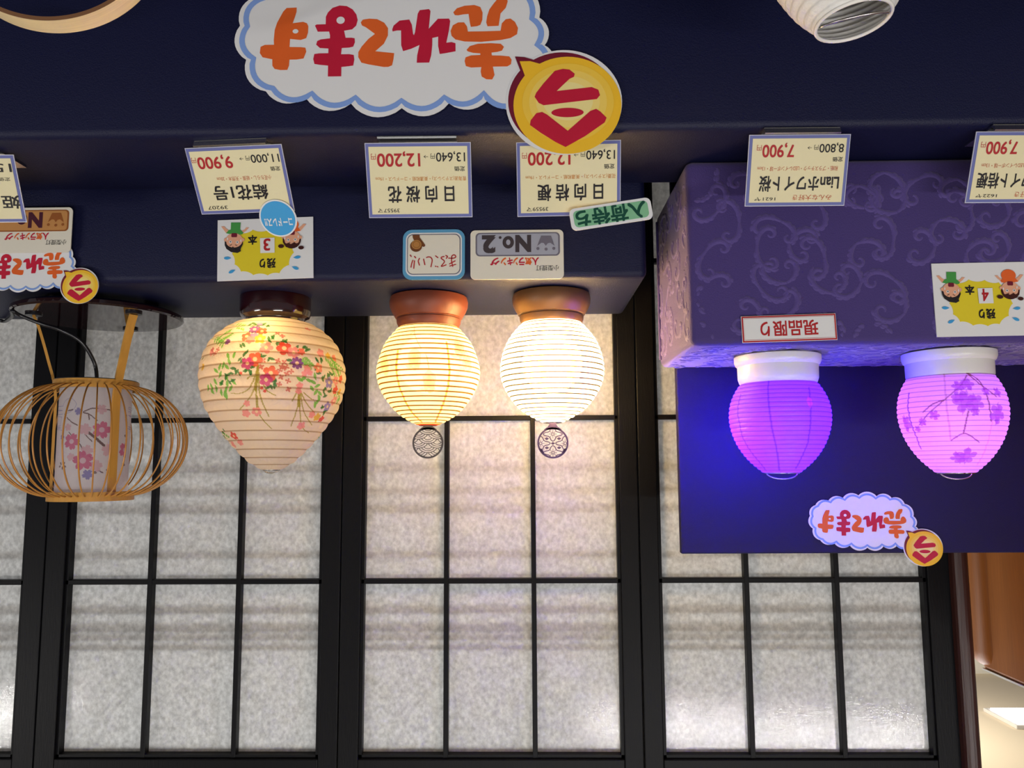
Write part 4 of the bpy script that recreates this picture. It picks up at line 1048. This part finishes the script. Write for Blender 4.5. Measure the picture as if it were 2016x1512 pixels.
# ---- price cards and their acrylic stands
def price_card(X, Y, yaw, lean, w, h, code, name, desc, price, old, label, dcol=INKBROWN, nm=(0.20, 0.83), extra=None, oldw=(0.67, 0.943), red=(0.112, 0.516), dsc=(0.085, 0.95), partial=None, stand=True, num=0, lip=0.0062):
    ex = np.array([cos(yaw), sin(yaw), 0]); bk = np.array([-sin(yaw), cos(yaw), 0])
    ey = bk * sin(lean) + np.array([0, 0, cos(lean)])
    base = np.array([X, Y, ZB + 0.0042]); O = base + ey * h / 2
    S = Sign('price_card', label, 'price card', O, ex, ey, 'price cards on the middle step')
    B = lambda a0, a1, b0, b1: ((0.5 - a1) * w, (0.5 - a0) * w, (b0 - 0.5) * h, (b1 - 0.5) * h)
    R4 = lambda m: [(-w / 2 + m, -h / 2 + m), (w / 2 - m, -h / 2 + m), (w / 2 - m, h / 2 - m), (-w / 2 + m, h / 2 - m)]
    S.solid('laminate', FILMEDGE, R4(0), 0.0007)
    S.fill('border', PERI, R4(0.0006), 1)
    S.fill('paper', CREAM, R4(0.0031), 2)
    tx = lambda part, m, t, a0, a1, b0, b1, wt=0.012: S.text(part, m, t, B(a0, a1, b0, b1), 3, wt)
    if partial:
        for t, a0, a1, b0, b1, wt in partial: tx('lettering', INKBLACK, t, a0, a1, b0, b1, wt)
    else:
        r0, r1 = red
        tx('price_lettering', INKRED, price, r0, r1, 0.115, 0.31, 0.018)
        tx('price_lettering', INKRED, '円', r0 - 0.058, r0 - 0.012, 0.14, 0.215, 0.0)
        tx('lettering', INKBLACK, old, oldw[0], oldw[1], 0.115, 0.25, 0.008)
        tx('lettering', INKBLACK, '円', oldw[0] - 0.052, oldw[0] - 0.012, 0.145, 0.21, 0.0)
        tx('lettering', INKBLACK, '→', oldw[0] - 0.118, oldw[0] - 0.076, 0.165, 0.205, 0.0)
        tx('lettering', INKBLACK, '定価', 0.842, 0.938, 0.315, 0.38, 0.01)
        tx('description_lettering', dcol, desc, dsc[0], dsc[1], 0.437, 0.505, 0.006)
        tx('lettering', INKBLACK, name, nm[0], nm[1], 0.575, 0.79, 0.022)
        tx('lettering', INKBLACK, code, 0.09, 0.30, 0.872, 0.925, 0.006)
        if extra: tx('note_lettering', INKRUST, extra, 0.47, 0.86, 0.84, 0.92, 0.0)
    S.finish()
    # clear acrylic holder: lip, floor plate and back rest bent from one sheet
    if stand:
        t = empty('card_stand', 'clear acrylic stand holding ' + num, 'card stand', (X, Y, ZB), 'clear acrylic card stands')
        t.rotation_euler = (0, 0, yaw)
        hw = w * 0.37
        th = 0.0016
        by = 0.0010     # back of the card
        def strip(name, a, b, thick=th):
            a, b = np.array(a), np.array(b); d = (b - a) / np.linalg.norm(b - a); q = np.array([-d[1], d[0]]) * thick
            V = []
            for x in (-hw, hw):
                for p in (a, b, b + q, a + q): V.append((x, p[0], p[1]))
            mesh_obj(name, V, [(0, 1, 2, 3), (7, 6, 5, 4), (0, 4, 5, 1), (1, 5, 6, 2), (2, 6, 7, 3), (3, 7, 4, 0)], ACRYL, t)
        strip('lip', (-0.0042, 0.0018), (-0.0042 - 0.0016, lip))
        strip('floor_plate', (-0.0052, 0.0003), (0.036, 0.0003))
        strip('back_rest', (0.0022, 0.0022), (0.0022 + 0.040 * sin(lean), 0.0022 + 0.040 * cos(lean)), -th)
price_card(0.2520, 0.6359, 0.072, 0.6244, 0.087, 0.0591, '39207', '結花1号', '小花ちらし・紙張・天然木・20cm', '9,900', '11,000', 'cream price card reading 9,900 yen, leaning far back under the flower lantern', INKRUST, (0.19, 0.76), None, (0.66, 0.95), (0.10, 0.46), (0.26, 0.83), num='the 9,900 yen price card')
price_card(0.0911, 0.6335, -0.009, 0.4128, 0.0914, 0.0633, '39557マ', '日 向 桜 花', '青海波(ステンレス)・美濃和紙・コードレス・19cm', '12,200', '13,640', 'cream price card reading 12,200 yen, fully visible under the yellow lantern', num='the fully visible 12,200 yen price card', lip=0.0030)
price_card(-0.0385, 0.6345, 0.03, 0.30, 0.0897, 0.0627, '39559マ', '日 向 桔 梗', '花菱(ステンレス)・美濃和紙・コードレス・19cm', '12,200', '13,640', 'cream price card partly covered by the yellow speech bubble, under the white lantern', num='the price card covered by the speech bubble', lip=0.0030)
price_card(-0.2335, 0.6272, -0.011, 0.356, 0.0856, 0.0589, '1621ヤ', 'Lianホワイト桜', '和紙・プラスチック・LEDレインボー球・13cm', '7,900', '8,800', 'price card reading 7,900 yen, fully visible in front of the purple box', INKRUST, (0.13, 0.92), 'みんな大好き', (0.70, 0.94), (0.14, 0.45), (0.10, 0.90), num='the price card below the violet-blue lantern')
xl5 = atZ(1921, 260, ZB + 0.0042)
price_card(xl5[0] - 0.0435, xl5[1], -0.02, 0.40, 0.087, 0.0585, '1622ヤ', 'Lianホワイト桔梗', '和紙・プラスチック・LEDレインボー球・13cm', '7,900', '8,800', 'price card reading 7,900 yen at the right photo edge, cut off by it', INKRUST, (0.08, 0.90), 'みんな大好き', (0.70, 0.94), (0.12, 0.42), (0.10, 0.90), num='the price card cut off at the right photo edge')
xr0 = atZ(25.8, 304, ZB + 0.0042)
price_card(xr0[0] + 0.0435, xr0[1], -0.01, 0.42, 0.087, 0.0590, '', '', '', '', '', 'price card starting with 15, cut off by the left photo edge', partial=(('15', 0.79, 0.955, 0.13, 0.25, 0.008), ('定価', 0.80, 0.92, 0.33, 0.385, 0.0), ('姫', 0.79, 0.97, 0.60, 0.79, 0.018)), num='the price card at the left photo edge')

# ---- stock cards with the two shouting children
def stock_card(TL, TR, BR, BL, Y, digit, label):
    cx_, cy_ = np.mean([TL[0], TR[0], BR[0], BL[0]]), np.mean([TL[1], TR[1], BR[1], BL[1]])
    O = atY(cx_, cy_, Y)
    a = atY(*TL, Y) + atY(*BL, Y); b = atY(*TR, Y) + atY(*BR, Y); ex = (a - b) / 2; w = np.linalg.norm(ex)
    c = atY(*BL, Y) + atY(*BR, Y) - atY(*TL, Y) - atY(*TR, Y); h = np.linalg.norm(c) / 2
    ex = ex / w; ey = np.array([-ex[2], 0, ex[0]])
    S = Sign('stock_card', label, 'sign', O, ex, ey, 'stock count cards')
    # template pixels: card 55..1652 wide, 421..1430 tall at zoom; slightly turned there
    ca, sa = cos(0.036), sin(0.036); k = w / 1593.0
    def T(L):
        out = []
        for x, y in L:
            dx, dy = x - 860, y - 926
            u, v = dx * ca - dy * sa, dx * sa + dy * ca
            out.append((-u * k, v * k))
        return out
    def TB(x0, y0, x1, y1):
        q = T([(x0, y0), (x1, y1)]); return (min(q[0][0], q[1][0]), max(q[0][0], q[1][0]), min(q[0][1], q[1][1]), max(q[0][1], q[1][1]))
    S.solid('card', WHITE, [(-w / 2, -h / 2), (w / 2, -h / 2), (w / 2, h / 2), (-w / 2, h / 2)], 0.0008)
    S.fill('burst', LIME, T(scallop([(640, 600), (900, 605), (1130, 640), (1320, 760), (1340, 990), (1265, 1200), (1110, 1340), (920, 1375), (680, 1370), (470, 1310), (360, 1190), (310, 1010), (300, 800), (440, 660)], -0.12)), 1)
    def kid(part, M, hair, shirt, girl=False):
        S.fill(part, SKIN, T(M([(110, 545), (160, 540), (190, 575), (245, 615), (200, 660), (160, 610)])), 2)
        S.fill(part, SKIN, T(M([(578, 565), (530, 562), (500, 600), (440, 625), (480, 660), (530, 620)])), 2)
        if girl: S.fill(part, shirt, T(M(ell(355, 560, 120, 100))), 3)
        S.fill(part, shirt, T(M([(275, 480), (435, 480), (432, 600), (490, 650), (470, 682), (340, 690), (200, 662), (240, 610), (275, 600)])), 3)
        S.fill(part, hair, T(M(ell(338, 812, 150, 150))), 3)
        S.fill(part, SKIN, T(M(ell(340, 785, 142, 122))), 4)
        S.fill(part, SKIN, T(M(ell(196, 775, 26, 30))), 4); S.fill(part, SKIN, T(M(ell(486, 775, 26, 30))), 4)
        S.fill(part, MAROON, T(M(rrect(292, 387, 664, 732, 18))), 5)
        for ex_, ey_ in ((282, 812), (397, 818)):
            S.fill(part, WHITE, T(M(ell(ex_, ey_, 23, 23, 18))), 5); S.fill(part, INKBLACK, T(M(ell(ex_, ey_, 10, 10, 12))), 6)
        S.fill(part, WHITE, T(M(ell(233, 762, 9, 24, 12))), 5); S.fill(part, WHITE, T(M(ell(455, 790, 9, 24, 12))), 5)
        S.fill(part, hair, T(M([(268, 872), (305, 852), (308, 860), (272, 880)])), 5); S.fill(part, hair, T(M([(362, 855), (400, 875), (396, 882), (360, 864)])), 5)
        if girl:
            S.fill(part, hair, T(M([(188, 800), (208, 800), (225, 870), (270, 880), (300, 862), (350, 890), (390, 868), (440, 885), (470, 800), (490, 790), (485, 860), (430, 940), (340, 962), (250, 940), (200, 880)])), 5)
            S.fill(part, hair, T(M(ell(180, 950, 46, 30))), 5); S.fill(part, hair, T(M(ell(512, 925, 50, 32))), 5)
        else:
            S.fill(part, hair, T(M([(185, 800), (210, 812), (228, 885), (310, 915), (325, 888), (385, 955), (440, 925), (470, 850), (486, 820), (492, 850), (455, 935), (462, 970), (408, 1000), (300, 985), (220, 930), (190, 870)])), 5)
    kid('boy_picture', lambda L: L, HAIRB, GREENSH)
    kid('girl_picture', lambda L: [(1640 - x, y - 38) for x, y in L], HAIRBR, ORSHIRT, True)
    for x, y, r in ((238, 1085, 0.0), (322, 1310, -0.45), (1398, 1072, 3.0), (1375, 1252, 3.5)):
        L = [(70 * cos(t) if cos(t) > 0 else 55 * cos(t), 26 * sin(t) * (1 - max(0, cos(t)) ** 1.5)) for t in np.linspace(0, 2 * pi, 24, endpoint=False)]
        S.fill('water_drops', SKYBLUE, T([(x + a_ * cos(r) - b_ * sin(r), y + a_ * sin(r) + b_ * cos(r)) for a_, b_ in L]), 2)
    S.text('lettering', INKBLACK, '残り', TB(778, 1098, 1042, 1247), 2, 0.03)
    S.text('lettering', INKBLACK, '本', TB(570, 703, 720, 852), 2, 0.03)
    S.fill('number_patch', WHITE, T([(770, 748), (1012, 738), (1022, 994), (785, 1002)]), 3)
    S.text('number_lettering', INKRED, digit, TB(835, 762, 945, 955), 4, 0.02)
    return S.finish()
stock_card((426.5, 434), (615, 426), (618.2, 547), (429.5, 553), RY, '3', 'white stock card with a red 3 and two shouting children, below the flower lantern')
stock_card((1835.2, 519), (2028, 514.5), (2035, 660), (1842.6, 662.8), YB - 0.0015, '4', 'white stock card with a red 4 and two shouting children, on the purple box')

# ---- round cordless sticker on the 9,900 card
ps_, ln_ = 0.072, 0.6244
exc = np.array([cos(ps_), sin(ps_), 0]); eyc = np.array([-sin(ps_) * sin(ln_), cos(ps_) * sin(ln_), cos(ln_)]); nc = np.cross(exc, eyc)
c0 = np.array([0.2520, 0.6359, ZB + 0.0042]) + nc * 0.0022
d = ray(547.5, 430); O = CAM + d * (((c0 - CAM) @ nc) / (d @ nc))
S = Sign('round_sticker', 'round sky blue sticker with white writing on the corner of the 9,900 yen card', 'sticker', O, exc, eyc)
rr0 = 0.0172
S.solid('disc', WHITE, ell(0, 0, rr0, rr0, 48), 0.0005)
S.fill('blue_face', SKYBLUE, ell(0, 0, rr0 * 0.92, rr0 * 0.92, 48), 1)
S.text('lettering', WHITE, 'コードレス!!', (-rr0 * 0.74, rr0 * 0.74, -rr0 * 0.02, rr0 * 0.40), 2, 0.03)
S.finish()

# ---- ranking cards
def rank_card(cx_, cy_, Y, wpx, panel, dark, ink, num, label):
    O = atY(cx_, cy_, Y); k = pxm(cx_, cy_, Y) * wpx / 1850.0
    S = Sign('ranking_card', label, 'sign', O, group='popularity ranking cards')
    T = lambda L: [(-(x - 987) * k, (y - 618) * k) for x, y in L]
    def TB(x0, y0, x1, y1): return (-(x1 - 987) * k, -(x0 - 987) * k, (y0 - 618) * k, (y1 - 618) * k)
    S.solid('card', IVORY, T(rrect(62, 1912, 118, 1118, 95)), 0.0010)
    S.fill('badge', dark, T(rrect(165, 1840, 172, 652, 85)), 1); S.fill('badge', panel, T(rrect(196, 1808, 196, 626, 65)), 2)
    S.text('lettering', ink, 'N', TB(975, 245, 1250, 555), 3, 0.05)
    S.stroke('lettering', ink, T(ell(815, 372, 78, 92, 40)), 70 * k, 3, closed=True)
    S.fill('lettering', ink, T(ell(655, 275, 28, 28, 20)), 3)
    if num: S.text('lettering', ink, num, TB(315, 245, 542, 570), 3, 0.05)
    S.fill('crown', dark, T([(1470, 245), (1665, 245), (1735, 455), (1650, 390), (1600, 400), (1560, 452), (1520, 395), (1475, 388), (1388, 452)]), 3)
    for x, y in ((1403, 505), (1565, 520), (1718, 505)): S.fill('crown', dark, T(ell(x, y, 31, 31, 20)), 3)
    xs = [1425, 1285, 1145, 1010, 905, 775, 645]
    ws = [140, 135, 120, 95, 110, 105, 185]
    for ch, x, w_, m in zip('人気ランキング', xs, ws, (CRIMSON, ORANGE, CRIMSON, ORANGE, CRIMSON, ORANGE, CRIMSON)):
        S.text('headline_lettering', m, ch, TB(x - w_, 685, x - 8, 832), 1, 0.035)
    S.text('small_lettering', INKBLACK, '小型提灯', TB(1362, 845, 1815, 955), 1, -0.004)
    return S.finish()
rank_card(1017.8, 501, RY, 183.5, SILVERP, SILVERD, CHARCOAL, '2', 'ivory ranking card with a silver No.2 badge and crown, below the white lantern')
rank_card(58, 453, RY - 0.0052, 168, BRONZEP, BRONZED, PLUMINK, None, 'ranking card with a bronze badge and crown, overlapping the small cloud sticker')

# ---- blue framed handwritten card
O = atY(854, 501, RY)
S = Sign('handwritten_card', 'small blue-framed card with red handwriting and a brown medal drawing', 'sign', O)
kk = pxm(854, 501, RY) / 12.6
T = lambda L: [(-(x - 941) * kk, (y - 776) * kk) for x, y in L]
S.solid('card', FRAMEBLUE, T(rrect(170, 1712, 140, 1412, 225)), 0.0010)
S.fill('inner_line', WHITE, T(rrect(245, 1640, 222, 1325, 175)), 1); S.fill('inner_line', SILVERD, T(rrect(278, 1605, 258, 1288, 150)), 2)
S.fill('paper', IVORY, T(rrect(298, 1582, 280, 1266, 135)), 3)
for L in ([(1490, 1040), (1340, 1080)], [(1475, 950), (1335, 1025)], [(1415, 1090), (1385, 960), (1390, 880), (1390, 835), (1430, 800), (1475, 812), (1488, 850), (1440, 880), (1315, 880)], [(1250, 1050), (1130, 1085), (1210, 965), (1130, 885), (1145, 850), (1200, 838)], [(990, 820), (1045, 865)], [(1245, 815), (1285, 840), (1255, 885)], [(985, 1080), (1000, 1088)], [(1032, 1090), (1048, 1100)],
          [(875, 1095), (905, 930), (870, 860), (810, 845), (765, 860)], [(725, 1040), (690, 900)], [(590, 1050), (560, 950), (590, 880)], [(450, 1130), (465, 940)], [(465, 830), (495, 865)], [(380, 1100), (400, 1000), (425, 930)], [(360, 795), (385, 830)]):
    q = catmull(L, 6) if len(L) > 2 else L
    S.stroke('lettering', INKRED, T([tuple(p) for p in q]), 26 * kk, 4)
S.fill('medal_picture', BROWNINK, T([(412, 285), (590, 285), (590, 345), (690, 480), (735, 550), (700, 590), (600, 560), (440, 400), (420, 350)]), 4)
S.fill('medal_picture', BROWNINK, T(ell(505, 570, 150, 145)), 5); S.fill('medal_picture', TAN, T(ell(515, 530, 125, 118)), 6)
S.stroke('medal_picture', BROWNINK, T(ell(515, 530, 88, 82, 30)), 8 * kk, 7, closed=True)
S.finish()

# ---- jade "coming soon" strip on the partly covered card
ln3, yw3 = 0.30, 0.03
O = atY(1203, 421.5, 0.6450)
rot = 0.145
S = Sign('jade_sticker', 'slanted jade green strip sticker over the corner of the bubble-covered price card', 'sticker', O, (cos(rot), 0, -sin(rot) * -1), (-sin(rot), 0, cos(rot)))
kx = pxm(1203, 421, 0.645)
S.solid('strip', WHITE, rrect(-81 * kx, 81 * kx, -22.5 * kx, 22.5 * kx, 11 * kx), 0.0006)
S.fill('green_face', GREENP, rrect(-74 * kx, 74 * kx, -17 * kx, 17 * kx, 9 * kx), 1)
S.text('lettering', GREEND, '入荷待ち', (-69 * kx, 69 * kx, -16 * kx, 17 * kx), 2, 0.032)
S.finish()

# ---- red framed "display item only" sign on the box
TLp, TRp, BRp, BLp = (1459, 622), (1644, 618), (1648.5, 669), (1462.6, 675.5)
O = atY(1553.5, 646, YB - 0.0022)
S = Sign('red_framed_sign', 'long white sign with a thin red frame and red writing on the purple box', 'sign', O, (cos(0.026), 0, sin(0.026)), (-sin(0.026), 0, cos(0.026)))
ks = pxm(1553, 646, YB)
w2, h2 = 92.5 * ks, 26.5 * ks
def rc(a, b): return [(-a, -b), (a, -b), (a, b), (-a, b)]
S.solid('card', WHITE, rc(w2, h2), 0.0008); S.fill('red_frame', INKRED, rc(w2 - 0.8 * ks, h2 - 0.8 * ks), 1); S.fill('paper', WHITE, rc(w2 - 3.6 * ks, h2 - 3.6 * ks), 2)
S.stroke('red_frame', INKRED, rc(w2 - 5 * ks, h2 - 5 * ks), 0.7 * ks, 3, closed=True)
S.text('lettering', INKRED, '現品限り', (-56 * ks, 56 * ks, -14.5 * ks, 14.5 * ks), 3, 0.02)
S.finish()
